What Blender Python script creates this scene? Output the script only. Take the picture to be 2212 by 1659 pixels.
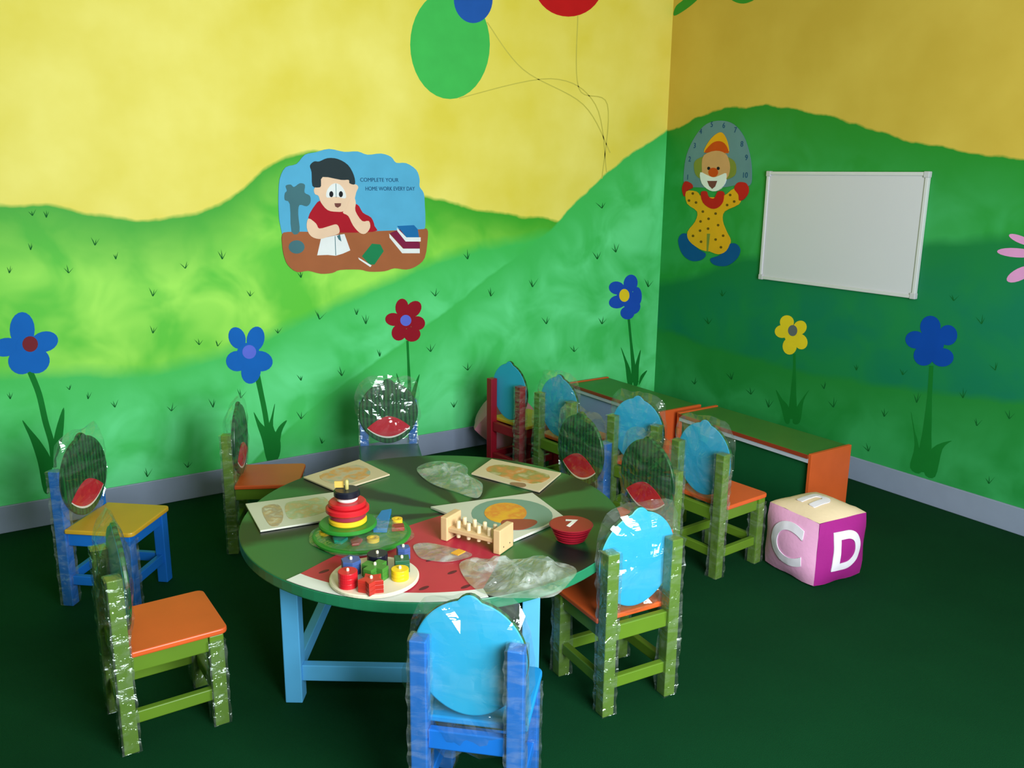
import bpy, bmesh, math, random
from mathutils import Vector, Matrix, noise

for o in list(bpy.data.objects):
    bpy.data.objects.remove(o)
scene = bpy.context.scene
C = scene.collection
R = math.radians

# ---------------------------------------------------------------- camera
IMG_W, IMG_H = 2212, 1659
FOC = 1880.0
YAW, PITCH, ROLL = 0.587611, 0.234654, 0.010911
EYE = Vector((-3.98521, -4.24188, 1.56374))
_f = Vector((math.sin(YAW) * math.cos(PITCH), math.cos(YAW) * math.cos(PITCH), -math.sin(PITCH)))
_r = Vector((math.cos(YAW), -math.sin(YAW), 0))
_u = _r.cross(_f)
RIGHT = math.cos(ROLL) * _r + math.sin(ROLL) * _u
UP = -math.sin(ROLL) * _r + math.cos(ROLL) * _u
FWD = _f
cam_d = bpy.data.cameras.new('camera')
cam = bpy.data.objects.new('camera', cam_d)
C.objects.link(cam)
cam_d.sensor_width = 36.0
cam_d.sensor_fit = 'HORIZONTAL'
cam_d.lens = FOC / IMG_W * 36.0
cam_d.clip_start = 0.05
m = Matrix((RIGHT, UP, -FWD)).transposed().to_4x4()
m.translation = EYE
cam.matrix_world = m
scene.camera = cam

# ---------------------------------------------------------------- world, daylight, exposure
w = bpy.data.worlds.new('sky')
scene.world = w
w.use_nodes = True
bg = w.node_tree.nodes['Background']
bg.inputs['Color'].default_value = (0.80, 0.90, 1.0, 1)
bg.inputs['Strength'].default_value = 2.0

ROOM_X0, ROOM_Y0, ROOM_H = -6.3, -5.0, 2.95
WIN = (-3.65, -1.95, 0.90, 2.30)          # window in the wall behind the camera: x0, x1, z0, z1


def area_light(name, loc, rot, sx, sy, power, color):
    d = bpy.data.lights.new(name, 'AREA')
    d.shape = 'RECTANGLE'
    d.size, d.size_y = sx, sy
    d.energy = power
    d.color = color
    o = bpy.data.objects.new(name, d)
    o.location = loc
    o.rotation_euler = rot
    C.objects.link(o)
    return o


area_light('window_daylight', ((WIN[0] + WIN[1]) / 2, ROOM_Y0 + 0.02, (WIN[2] + WIN[3]) / 2), (R(90), 0, 0),
           WIN[1] - WIN[0], WIN[3] - WIN[2], 205, (0.90, 1.0, 1.0))

vs = scene.view_settings
vs.view_transform = 'Standard'
vs.look = 'None'
vs.exposure = 0.0
vs.gamma = 1.0
vs.use_curve_mapping = False
try:
    scene.cycles.use_denoising = True
    scene.cycles.transparent_max_bounces = 32
    scene.cycles.max_bounces = 8
    scene.cycles.diffuse_bounces = 3
    scene.cycles.caustics_reflective = False
    scene.cycles.caustics_refractive = False
except Exception:
    pass


# ---------------------------------------------------------------- measuring helpers
def ray(u, v):
    return FWD + RIGHT * ((u - IMG_W / 2) / FOC) - UP * ((v - IMG_H / 2) / FOC)


def flat(u, v, z=0.0):
    d = ray(u, v)
    t = (z - EYE.z) / d.z
    return EYE + d * t


def wl(u, v):          # on the left wall (plane y = 0): (x, z)
    d = ray(u, v)
    p = EYE + d * (-EYE.y / d.y)
    return p.x, p.z


def wr(u, v):          # on the right wall (plane x = 0): (-y, z)
    d = ray(u, v)
    p = EYE + d * (-EYE.x / d.x)
    return -p.y, p.z


# ---------------------------------------------------------------- materials
def lin(c):
    c = c / 255.0
    return c / 12.92 if c <= 0.04045 else ((c + 0.055) / 1.055) ** 2.4


def rgb(r, g, b):
    return (lin(r), lin(g), lin(b), 1)


_mats = {}


def nt(name):
    mt = bpy.data.materials.new(name)
    mt.use_nodes = True
    t = mt.node_tree
    return mt, t, t.nodes['Principled BSDF'], t.nodes.new, t.links.new


def paint(name, col, rough=0.5, var=0.12, scale=9.0, bump=0.0, bscale=120.0, spec=0.4):
    """plain colour with a little procedural unevenness"""
    if name in _mats:
        return _mats[name]
    mt, t, b, N, L = nt(name)
    tc = N('ShaderNodeTexCoord')
    nz = N('ShaderNodeTexNoise')
    nz.inputs['Scale'].default_value = scale
    nz.inputs['Detail'].default_value = 3
    L(tc.outputs['Object'], nz.inputs['Vector'])
    mx = N('ShaderNodeMix')
    mx.data_type = 'RGBA'
    mx.inputs['A'].default_value = tuple(c * (1 - var) for c in col[:3]) + (1,)
    mx.inputs['B'].default_value = tuple(min(1, c * (1 + var)) for c in col[:3]) + (1,)
    L(nz.outputs['Fac'], mx.inputs['Factor'])
    L(mx.outputs['Result'], b.inputs['Base Color'])
    b.inputs['Roughness'].default_value = rough
    b.inputs['Specular IOR Level'].default_value = spec
    if bump:
        n2 = N('ShaderNodeTexNoise')
        n2.inputs['Scale'].default_value = bscale
        L(tc.outputs['Object'], n2.inputs['Vector'])
        bp = N('ShaderNodeBump')
        bp.inputs['Strength'].default_value = bump
        bp.inputs['Distance'].default_value = 0.004
        L(n2.outputs['Fac'], bp.inputs['Height'])
        L(bp.outputs['Normal'], b.inputs['Normal'])
    _mats[name] = mt
    return mt


def film(name, haze=0.07, gloss=1.0, rough=0.07, bscale=34.0, bump=0.5, tint=(0.95, 0.97, 0.96)):
    """clear wrapping film: see-through, wrinkled, shiny"""
    if name in _mats:
        return _mats[name]
    mt, t, b, N, L = nt(name)
    t.nodes.remove(b)
    out = t.nodes['Material Output']
    tc = N('ShaderNodeTexCoord')
    nz = N('ShaderNodeTexNoise')
    nz.inputs['Scale'].default_value = bscale
    nz.inputs['Detail'].default_value = 4
    nz.inputs['Distortion'].default_value = 0.8
    mp = N('ShaderNodeMapping')
    mp.inputs['Rotation'].default_value = (0, R(38), 0)
    mp.inputs['Scale'].default_value = (0.45, 1.0, 1.7)
    L(tc.outputs['Object'], mp.inputs['Vector'])
    L(mp.outputs['Vector'], nz.inputs['Vector'])
    bp = N('ShaderNodeBump')
    bp.inputs['Strength'].default_value = bump
    bp.inputs['Distance'].default_value = 0.012
    L(nz.outputs['Fac'], bp.inputs['Height'])
    tr = N('ShaderNodeBsdfTransparent')
    tr.inputs['Color'].default_value = tint + (1,)
    gl = N('ShaderNodeBsdfGlossy')
    gl.inputs['Color'].default_value = (0.95, 1.0, 0.98, 1)
    gl.inputs['Roughness'].default_value = rough
    L(bp.outputs['Normal'], gl.inputs['Normal'])
    df = N('ShaderNodeBsdfDiffuse')
    df.inputs['Color'].default_value = (0.75, 0.80, 0.78, 1)
    fr = N('ShaderNodeLayerWeight')
    pw = N('ShaderNodeMath')
    pw.operation = 'POWER'
    pw.inputs[1].default_value = 3.5
    L(fr.outputs['Facing'], pw.inputs[0])
    ml = N('ShaderNodeMath')
    ml.operation = 'MULTIPLY_ADD'
    ml.use_clamp = True
    ml.inputs[1].default_value = 0.35 * gloss
    ml.inputs[2].default_value = 0.075 * gloss
    L(pw.outputs['Value'], ml.inputs[0])
    # wrinkles scatter a little white
    rp = N('ShaderNodeMapRange')
    rp.inputs['From Min'].default_value = 0.45
    rp.inputs['From Max'].default_value = 0.75
    rp.inputs['To Min'].default_value = haze * 0.35
    rp.inputs['To Max'].default_value = haze * 2.0
    L(nz.outputs['Fac'], rp.inputs['Value'])
    m1 = N('ShaderNodeMixShader')
    L(rp.outputs['Result'], m1.inputs['Fac'])
    L(tr.outputs['BSDF'], m1.inputs[1])
    L(df.outputs['BSDF'], m1.inputs[2])
    m2 = N('ShaderNodeMixShader')
    L(ml.outputs['Value'], m2.inputs['Fac'])
    L(m1.outputs['Shader'], m2.inputs[1])
    L(gl.outputs['BSDF'], m2.inputs[2])
    L(m2.outputs['Shader'], out.inputs['Surface'])
    _mats[name] = mt
    return mt


# ---------------------------------------------------------------- mesh helpers
class MB:
    def __init__(self):
        self.v, self.f, self.m = [], [], []

    def add(self, vs, fs, mi=0):
        o = len(self.v)
        self.v += [tuple(p) for p in vs]
        for f in fs:
            self.f.append([i + o for i in f])
            self.m.append(mi)
        return self

    def box(self, c, s, rot=None, mi=0):
        hx, hy, hz = s[0] / 2, s[1] / 2, s[2] / 2
        ps = [Vector((x, y, z)) for x in (-hx, hx) for y in (-hy, hy) for z in (-hz, hz)]
        if rot is not None:
            ps = [rot @ p for p in ps]
        ps = [p + Vector(c) for p in ps]
        return self.add(ps, [(0, 1, 3, 2), (4, 6, 7, 5), (0, 4, 5, 1), (2, 3, 7, 6), (0, 2, 6, 4), (1, 5, 7, 3)], mi)

    def prism(self, lo, hi, mi=0, mi_lo=None, mi_hi=None):
        """two matching rings of points"""
        n = len(lo)
        o = len(self.v)
        self.v += [tuple(p) for p in lo] + [tuple(p) for p in hi]
        self.f.append([o + i for i in reversed(range(n))])
        self.m.append(mi if mi_lo is None else mi_lo)
        self.f.append([o + n + i for i in range(n)])
        self.m.append(mi if mi_hi is None else mi_hi)
        for i in range(n):
            j = (i + 1) % n
            self.f.append([o + i, o + j, o + n + j, o + n + i])
            self.m.append(mi)
        return self

    def lathe(self, prof, c=(0, 0, 0), n=32, mi=0):
        o = len(self.v)
        for r, z in prof:
            for k in range(n):
                a = 2 * math.pi * k / n
                self.v.append((c[0] + r * math.cos(a), c[1] + r * math.sin(a), c[2] + z))
        for i in range(len(prof) - 1):
            for k in range(n):
                j = (k + 1) % n
                self.f.append([o + i * n + k, o + i * n + j, o + (i + 1) * n + j, o + (i + 1) * n + k])
                self.m.append(mi)
        self.f.append([o + k for k in reversed(range(n))])
        self.m.append(mi)
        q = o + (len(prof) - 1) * n
        self.f.append([q + k for k in range(n)])
        self.m.append(mi)
        return self

    def tube(self, pts, r, n=6, mi=0):
        pts = [Vector(p) for p in pts]
        o = len(self.v)
        for i, p in enumerate(pts):
            d = (pts[min(i + 1, len(pts) - 1)] - pts[max(i - 1, 0)]).normalized()
            a = d.cross(Vector((0, 0, 1)))
            if a.length < 0.01:
                a = d.cross(Vector((1, 0, 0)))
            a.normalize()
            b = d.cross(a)
            for k in range(n):
                t = 2 * math.pi * k / n
                self.v.append(tuple(p + a * (r * math.cos(t)) + b * (r * math.sin(t))))
        for i in range(len(pts) - 1):
            for k in range(n):
                j = (k + 1) % n
                self.f.append([o + i * n + k, o + i * n + j, o + (i + 1) * n + j, o + (i + 1) * n + k])
                self.m.append(mi)
        self.f.append([o + k for k in reversed(range(n))])
        self.f.append([o + (len(pts) - 1) * n + k for k in range(n)])
        self.m += [mi, mi]
        return self

    def mesh(self, name, mats):
        me = bpy.data.meshes.new(name)
        me.from_pydata(self.v, [], self.f)
        for mt in (mats if isinstance(mats, (list, tuple)) else [mats]):
            me.materials.append(mt)
        for p, i in zip(me.polygons, self.m):
            p.material_index = i
        bm = bmesh.new()
        bm.from_mesh(me)
        bmesh.ops.recalc_face_normals(bm, faces=bm.faces)
        bm.to_mesh(me)
        bm.free()
        me.update()
        return me

    def build(self, name, mats, parent=None, bevel=0.0, smooth=False, seg=2):
        return link(name, self.mesh(name, mats), parent, bevel, smooth, seg)


def link(name, me, parent=None, bevel=0.0, smooth=False, seg=2):
    o = bpy.data.objects.new(name, me)
    C.objects.link(o)
    if parent is not None:
        o.parent = parent
    if smooth:
        for p in me.polygons:
            p.use_smooth = True
    if bevel:
        b = o.modifiers.new('bevel', 'BEVEL')
        b.width = bevel
        b.segments = seg
        b.limit_method = 'ANGLE'
        b.angle_limit = R(40)
    return o


def empty(name, loc=(0, 0, 0), rz=0.0):
    o = bpy.data.objects.new(name, None)
    o.empty_display_size = 0.1
    o.location = loc
    o.rotation_euler = (0, 0, rz)
    C.objects.link(o)
    return o


def tag(o, label, cat, group=None):
    o['label'] = label
    o['category'] = cat
    if group:
        o['group'] = group
    return o


def structure(o, label=None):
    o['kind'] = 'structure'
    if label:
        o['label'] = label
    return o


def smooth_ring(pts, k=6):
    """closed Catmull-Rom curve through 2-D control points"""
    n, out = len(pts), []
    for i in range(n):
        p0, p1, p2, p3 = pts[i - 1], pts[i], pts[(i + 1) % n], pts[(i + 2) % n]
        for j in range(k):
            t = j / k
            out.append(tuple(0.5 * ((2 * p1[a]) + (-p0[a] + p2[a]) * t + (2 * p0[a] - 5 * p1[a] + 4 * p2[a] - p3[a]) * t * t
                                    + (-p0[a] + 3 * p1[a] - 3 * p2[a] + p3[a]) * t ** 3) for a in (0, 1)))
    return out


def smooth_line(pts, k=6):
    n, out = len(pts), []
    for i in range(n - 1):
        p0, p1, p2, p3 = pts[max(i - 1, 0)], pts[i], pts[i + 1], pts[min(i + 2, n - 1)]
        for j in range(k):
            t = j / k
            out.append(tuple(0.5 * ((2 * p1[a]) + (-p0[a] + p2[a]) * t + (2 * p0[a] - 5 * p1[a] + 4 * p2[a] - p3[a]) * t * t
                                    + (-p0[a] + 3 * p1[a] - 3 * p2[a] + p3[a]) * t ** 3) for a in range(len(p1))))
    out.append(tuple(pts[-1]))
    return out


def ellipse(cx, cy, rx, ry, n=24, rot=0.0):
    c, s = math.cos(rot), math.sin(rot)
    return [(cx + rx * math.cos(t) * c - ry * math.sin(t) * s, cy + rx * math.cos(t) * s + ry * math.sin(t) * c)
            for t in (2 * math.pi * k / n for k in range(n))]


# a flat layer of paint or card lying on one of the two decorated walls; px = outline read off the photograph
def on_wall(side, name, px, mat, parent, d0=0.0, d1=0.0008, smooth=0, bevel=0.0):
    ring = smooth_ring(px, smooth) if smooth else px
    if side == 'L':
        q = [wl(*p) for p in ring]
        lo = [(x, -d0, z) for x, z in q]
        hi = [(x, -d1, z) for x, z in q]
    else:
        q = [wr(*p) for p in ring]
        lo = [(-d0, -y, z) for y, z in q]
        hi = [(-d1, -y, z) for y, z in q]
    return MB().prism(lo, hi).build(name, mat, parent, bevel)


def ribbon(px, wid):
    """outline of a brush stroke along px with widths"""
    n = len(px)
    a, b = [], []
    for i, p in enumerate(px):
        q, r = px[max(i - 1, 0)], px[min(i + 1, n - 1)]
        dx, dy = r[0] - q[0], r[1] - q[1]
        l = math.hypot(dx, dy) or 1
        ww = wid
        if isinstance(wid, (list, tuple)):
            t = i / max(n - 1, 1) * (len(wid) - 1)
            k = min(int(t), len(wid) - 2)
            ww = wid[k] + (wid[k + 1] - wid[k]) * (t - k)
        a.append((p[0] - dy / l * ww / 2, p[1] + dx / l * ww / 2))
        b.append((p[0] + dy / l * ww / 2, p[1] - dx / l * ww / 2))
    return a + b[::-1]


def text_mesh(body, size, extrude, bold=0.0, cuts=0):
    cu = bpy.data.curves.new('lettering', 'FONT')
    cu.body = body
    cu.size = size
    cu.extrude = extrude
    cu.offset = bold
    cu.align_x = 'CENTER'
    cu.align_y = 'CENTER'
    ob = bpy.data.objects.new('lettering', cu)
    C.objects.link(ob)
    dg = bpy.context.evaluated_depsgraph_get()
    me = bpy.data.meshes.new_from_object(ob.evaluated_get(dg))
    bpy.data.objects.remove(ob)
    bpy.data.curves.remove(cu)
    if cuts:
        bm = bmesh.new()
        bm.from_mesh(me)
        bmesh.ops.triangulate(bm, faces=bm.faces)
        for _ in range(cuts):
            bmesh.ops.subdivide_edges(bm, edges=[e for e in bm.edges if e.calc_length() > size * 0.06], cuts=1, use_grid_fill=True)
            bmesh.ops.triangulate(bm, faces=bm.faces)
        bm.to_mesh(me)
        bm.free()
    return me


# ================================================================ THE ROOM
def mural_material(name, axis, sign, lo, hi, sky, layers):
    """yellow sky with soft painted hills; layers = (curve points (wall coordinate, height), soft edge, edge colour, body colours a, b)"""
    mt, t, b, N, L = nt(name)
    geo = N('ShaderNodeNewGeometry')
    sep = N('ShaderNodeSeparateXYZ')
    L(geo.outputs['Position'], sep.inputs['Vector'])

    def mr(val, a0, a1, b0, b1, clamp=True):
        n = N('ShaderNodeMapRange')
        n.clamp = clamp
        n.inputs['From Min'].default_value = a0
        n.inputs['From Max'].default_value = a1
        n.inputs['To Min'].default_value = b0
        n.inputs['To Max'].default_value = b1
        L(val, n.inputs['Value'])
        return n.outputs['Result']

    def mixc(fac, a, bb):
        n = N('ShaderNodeMix')
        n.data_type = 'RGBA'
        for key, val in (('A', a), ('B', bb)):
            if isinstance(val, tuple):
                n.inputs[key].default_value = val
            else:
                L(val, n.inputs[key])
        L(fac, n.inputs['Factor'])
        return n.outputs['Result']

    def noisef(scale, detail=3, off=0.0, dist=0.0):
        mp = N('ShaderNodeMapping')
        mp.inputs['Location'].default_value = (off, off * 1.7, off * 0.6)
        L(geo.outputs['Position'], mp.inputs['Vector'])
        n = N('ShaderNodeTexNoise')
        n.inputs['Scale'].default_value = scale
        n.inputs['Detail'].default_value = detail
        n.inputs['Distortion'].default_value = dist
        L(mp.outputs['Vector'], n.inputs['Vector'])
        return n.outputs['Fac']

    u = mr(sep.outputs[axis], sign * lo, sign * hi, 0.0, 1.0)
    z = sep.outputs['Z']
    col = mixc(mr(noisef(2.2, 4), 0.35, 0.7, 0, 1), sky[0], sky[1])
    wob = mr(noisef(7.0, 3, 3.3), 0.25, 0.75, -0.012, 0.012)
    for i, (pts, soft, edge, ca, cb) in enumerate(layers):
        fc = N('ShaderNodeFloatCurve')
        cv = fc.mapping.curves[0]
        pp = sorted(((x - lo) / (hi - lo), h / 3.0) for x, h in pts)
        pp = [(min(max(x, 0), 1), h) for x, h in pp]
        cv.points[0].location = (0.0, pp[0][1])
        cv.points[1].location = (1.0, pp[-1][1])
        for x, h in pp:
            if 0.001 < x < 0.999:
                cv.points.new(x, h)
        fc.mapping.update()
        L(u, fc.inputs['Value'])
        mu = N('ShaderNodeMath')
        mu.operation = 'MULTIPLY'
        mu.inputs[1].default_value = 3.0
        L(fc.outputs['Value'], mu.inputs[0])
        sb = N('ShaderNodeMath')
        sb.operation = 'SUBTRACT'
        L(mu.outputs['Value'], sb.inputs[0])
        L(z, sb.inputs[1])
        ad = N('ShaderNodeMath')
        ad.operation = 'ADD'
        L(sb.outputs['Value'], ad.inputs[0])
        L(wob, ad.inputs[1])
        depth = ad.outputs['Value']
        body = mixc(mr(noisef(3.6, 3, 5.1 * min(i, 1) + 1.0 + (3.0 if axis == 'Y' else 0.0) * i, 0.6), 0.36, 0.66, 0, 1), ca, cb)
        body = mixc(mr(depth, 0.0, 0.30, 0, 1), edge, body)
        col = mixc(mr(depth, -soft, soft, 0, 1), col, body)
    L(col, b.inputs['Base Color'])
    b.inputs['Roughness'].default_value = 0.55
    b.inputs['Specular IOR Level'].default_value = 0.3
    n2 = N('ShaderNodeTexNoise')
    n2.inputs['Scale'].default_value = 60
    L(geo.outputs['Position'], n2.inputs['Vector'])
    bp = N('ShaderNodeBump')
    bp.inputs['Strength'].default_value = 0.08
    bp.inputs['Distance'].default_value = 0.004
    L(n2.outputs['Fac'], bp.inputs['Height'])
    L(bp.outputs['Normal'], b.inputs['Normal'])
    return mt


LW = lambda pts: [wl(*p) for p in pts]
RW = lambda pts: [wr(*p) for p in pts]
left_layers = [
    (LW([(-60, 440), (0, 440), (100, 443), (200, 462), (300, 475), (420, 462), (520, 410), (600, 350), (680, 325), (760, 345),
         (850, 395), (950, 432), (1050, 455), (1150, 470), (1250, 480), (1430, 490)]), 0.010,
     rgb(58, 166, 40), rgb(92, 198, 54), rgb(164, 234, 88)),
    (LW([(-60, 800), (0, 805), (150, 800), (300, 800), (430, 775), (520, 745), (650, 690), (800, 622), (940, 560), (1080, 524),
         (1250, 495), (1430, 480)]), 0.035,
     rgb(62, 190, 84), rgb(68, 196, 98), rgb(106, 228, 148)),
    (LW([(300, 1150), (700, 860), (940, 690), (1080, 580), (1180, 505), (1225, 455), (1265, 418), (1330, 358), (1400, 310), (1455, 280)]), 0.008,
     rgb(64, 190, 90), rgb(68, 196, 98), rgb(106, 228, 148)),
]
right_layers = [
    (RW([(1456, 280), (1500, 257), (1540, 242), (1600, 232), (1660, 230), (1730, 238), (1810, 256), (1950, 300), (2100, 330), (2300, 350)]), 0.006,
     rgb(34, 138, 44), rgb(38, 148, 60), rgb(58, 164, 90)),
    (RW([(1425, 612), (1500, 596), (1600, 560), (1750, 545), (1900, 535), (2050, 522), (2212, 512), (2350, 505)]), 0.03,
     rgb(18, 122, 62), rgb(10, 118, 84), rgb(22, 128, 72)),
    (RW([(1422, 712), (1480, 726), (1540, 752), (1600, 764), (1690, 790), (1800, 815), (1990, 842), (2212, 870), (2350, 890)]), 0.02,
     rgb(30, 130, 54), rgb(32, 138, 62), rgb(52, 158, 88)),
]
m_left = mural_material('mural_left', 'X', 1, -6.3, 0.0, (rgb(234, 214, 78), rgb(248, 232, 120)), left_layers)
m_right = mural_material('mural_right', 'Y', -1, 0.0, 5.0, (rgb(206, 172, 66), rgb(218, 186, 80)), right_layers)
m_plain = paint('plain_wall', rgb(150, 170, 90), 0.7)
m_ceil = paint('ceiling_white', rgb(180, 180, 176), 0.8)

TH = 0.12
wall_left = structure(MB().box(((ROOM_X0 + TH) / 2, TH / 2, ROOM_H / 2), (-ROOM_X0 + TH, TH, ROOM_H)).build('wall_left', m_left),
                      'bright mural wall with yellow sky and green hills')
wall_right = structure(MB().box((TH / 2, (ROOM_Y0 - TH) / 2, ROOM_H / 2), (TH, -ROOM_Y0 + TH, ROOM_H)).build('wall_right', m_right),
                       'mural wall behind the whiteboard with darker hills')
structure(MB().box((ROOM_X0 - TH / 2, ROOM_Y0 / 2, ROOM_H / 2), (TH, -ROOM_Y0 + 2 * TH, ROOM_H)).build('wall_far_side', m_plain))
wb = MB()
xa, xb = ROOM_X0 - TH, TH
for x0, x1, z0, z1 in ((xa, WIN[0], 0, ROOM_H), (WIN[1], xb, 0, ROOM_H), (WIN[0], WIN[1], 0, WIN[2]), (WIN[0], WIN[1], WIN[3], ROOM_H)):
    wb.box(((x0 + x1) / 2, ROOM_Y0 - TH / 2, (z0 + z1) / 2), (x1 - x0, TH, z1 - z0))
structure(wb.build('wall_back', m_plain))
structure(MB().box((ROOM_X0 / 2, ROOM_Y0 / 2, ROOM_H + 0.05), (-ROOM_X0 + 2 * TH, -ROOM_Y0 + 2 * TH, 0.1)).build('ceiling', m_ceil))
wf = structure(empty('window_1', ((WIN[0] + WIN[1]) / 2, ROOM_Y0 - 0.06, WIN[2])))
ww, wh = WIN[1] - WIN[0], WIN[3] - WIN[2]
m_frame = paint('window_frame_white', rgb(210, 210, 205), 0.5)
for k in range(3):
    MB().box((-ww / 2 + 0.02 + k * (ww - 0.04) / 2, 0, wh / 2), (0.04, 0.05, wh)).build('mullion', m_frame, wf)
for z in (0.02, wh - 0.02):
    MB().box((0, 0, z), (ww, 0.05, 0.04)).build('rail', m_frame, wf)

# carpet
mt, t, b, N, L = nt('green_carpet')
tc = N('ShaderNodeTexCoord')
n1 = N('ShaderNodeTexNoise'); n1.inputs['Scale'].default_value = 3.0; n1.inputs['Detail'].default_value = 5
n2 = N('ShaderNodeTexNoise'); n2.inputs['Scale'].default_value = 420.0; n2.inputs['Detail'].default_value = 2
L(tc.outputs['Object'], n1.inputs['Vector']); L(tc.outputs['Object'], n2.inputs['Vector'])
mx = N('ShaderNodeMix'); mx.data_type = 'RGBA'
mx.inputs['A'].default_value = rgb(4, 56, 28)
mx.inputs['B'].default_value = rgb(8, 70, 36)
L(n1.outputs['Fac'], mx.inputs['Factor'])
m3 = N('ShaderNodeMix'); m3.data_type = 'RGBA'; m3.blend_type = 'MULTIPLY'; m3.inputs['Factor'].default_value = 0.5
L(mx.outputs['Result'], m3.inputs['A']); L(n2.outputs['Fac'], m3.inputs['B'])
L(m3.outputs['Result'], b.inputs['Base Color'])
b.inputs['Roughness'].default_value = 0.95
b.inputs['Specular IOR Level'].default_value = 0.1
bp = N('ShaderNodeBump'); bp.inputs['Strength'].default_value = 0.6; bp.inputs['Distance'].default_value = 0.004
L(n2.outputs['Fac'], bp.inputs['Height']); L(bp.outputs['Normal'], b.inputs['Normal'])
structure(MB().box((ROOM_X0 / 2, ROOM_Y0 / 2, -0.05), (-ROOM_X0 + 2 * TH, -ROOM_Y0 + 2 * TH, 0.1)).build('floor', mt),
          'dark green carpet floor')

m_base = paint('skirting_grey', rgb(142, 152, 178), 0.45, 0.08)
BH = 0.125
structure(MB().box((ROOM_X0 / 2, -0.006, BH / 2), (-ROOM_X0, 0.012, BH)).build('baseboard_left', m_base, None, 0.003))
structure(MB().box((-0.006, ROOM_Y0 / 2 - 0.006, BH / 2), (0.012, -ROOM_Y0 - 0.012, BH)).build('baseboard_right', m_base, None, 0.003))

# ---------------------------------------------------------------- painted motifs on the walls
P = {
    'stem': paint('paint_stem', rgb(20, 118, 44), 0.75, spec=0.12),
    'tuft': paint('paint_tuft', rgb(14, 96, 40), 0.75, spec=0.12),
    'blue': paint('paint_blue', rgb(22, 100, 190), 0.75, spec=0.12),
    'deep': paint('paint_deep_blue', rgb(10, 70, 170), 0.75, spec=0.12),
    'navy': paint('paint_navy', rgb(30, 80, 190), 0.75, spec=0.12),
    'red': paint('paint_dark_red', rgb(150, 22, 40), 0.75, spec=0.12),
    'lilac': paint('paint_lilac', rgb(96, 110, 220), 0.75, spec=0.12),
    'brownred': paint('paint_brown_red', rgb(120, 40, 50), 0.75, spec=0.12),
    'yellow': paint('paint_yellow', rgb(240, 205, 40), 0.75, spec=0.12),
    'gray': paint('paint_gray', rgb(100, 105, 110), 0.75, spec=0.12),
    'balloon_green': paint('paint_balloon_green', rgb(70, 190, 90), 0.75, spec=0.12),
    'balloon_red': paint('paint_balloon_red', rgb(200, 26, 30), 0.75, spec=0.12),
    'balloon_blue': paint('paint_balloon_blue', rgb(36, 90, 180), 0.75, spec=0.12),
    'string': paint('paint_string', rgb(205, 192, 86), 0.75, spec=0.12),
    'pink': paint('paint_pink', rgb(224, 150, 205), 0.75, spec=0.12),
    'leaf': paint('paint_leaf', rgb(60, 150, 50), 0.75, spec=0.12),
}
PET, MID, STM = 0.0016, 0.0034, 0.0010


def flower(side, petals, centre, cmat, pmat, stem, leaves):
    """petals: (x, y, rx, ry, rotation)"""
    wall = wall_left if side == 'L' else wall_right
    root = empty('painted_flower')
    root.parent = wall
    for k, (x, y, rx, ry, ro) in enumerate(petals):
        on_wall(side, 'petal', ellipse(x, y, rx, ry, 20, R(ro)), P[pmat], root, 0, PET + 0.00015 * k)
    if centre:
        x, y, rx, ry = centre
        on_wall(side, 'flower_centre', ellipse(x, y, rx, ry, 18), P[cmat], root, 0, MID)
    if stem:
        pts, wd = stem
        on_wall(side, 'stem', ribbon(smooth_line(pts, 5), wd), P['stem'], root, 0, STM)
    for k, lf in enumerate(leaves):
        on_wall(side, 'leaf', smooth_ring(lf, 4), P['stem'], root, 0, STM - 0.00016 * (k + 1))


flower('L', [(48, 712, 27, 38, 0), (12, 750, 30, 20, -10), (96, 738, 30, 22, -14), (45, 782, 28, 26, 30), (80, 780, 28, 26, -30), (60, 748, 26, 26, 0)],
       (65, 743, 17, 17), 'brownred', 'blue',
       ([(64, 800), (84, 850), (98, 910), (112, 960), (116, 1010)], 13),
       [[(48, 908), (66, 928), (92, 960), (112, 1000), (108, 1060), (94, 1060), (82, 1000), (66, 950)],
        [(138, 880), (136, 940), (124, 985), (112, 985), (120, 930)]])
flower('L', [(512, 730, 18, 24, -20), (552, 732, 19, 27, 12), (512, 780, 24, 22, 0), (562, 780, 27, 22, 10), (542, 802, 21, 27, 10), (536, 762, 24, 22, 0)],
       (538, 760, 15, 15), 'lilac', 'blue',
       ([(556, 812), (564, 850), (572, 890), (578, 930), (585, 985)], [12, 11, 11, 11, 18]),
       [[(548, 890), (562, 912), (580, 930), (594, 950), (592, 1000), (577, 996), (566, 950), (556, 920)],
        [(594, 872), (590, 920), (606, 955), (600, 992), (576, 992), (578, 930), (586, 900)],
        [(620, 908), (608, 935), (600, 990), (588, 990), (590, 950), (602, 922)]])
flower('L', [(868, 664, 14, 19, 5), (893, 668, 15, 20, 40), (850, 690, 18, 14, 5), (902, 698, 16, 15, 10), (862, 718, 16, 18, 20), (890, 722, 18, 16, -10), (876, 692, 18, 18, 0)],
       (876, 692, 12, 12), 'lilac', 'red',
       ([(880, 736), (882, 780), (884, 830), (884, 880)], [5, 5, 7, 12]),
       [[(856, 806), (866, 830), (876, 850), (880, 900), (872, 900), (864, 850)], [(906, 808), (900, 840), (888, 900), (880, 900), (888, 850)]])
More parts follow.
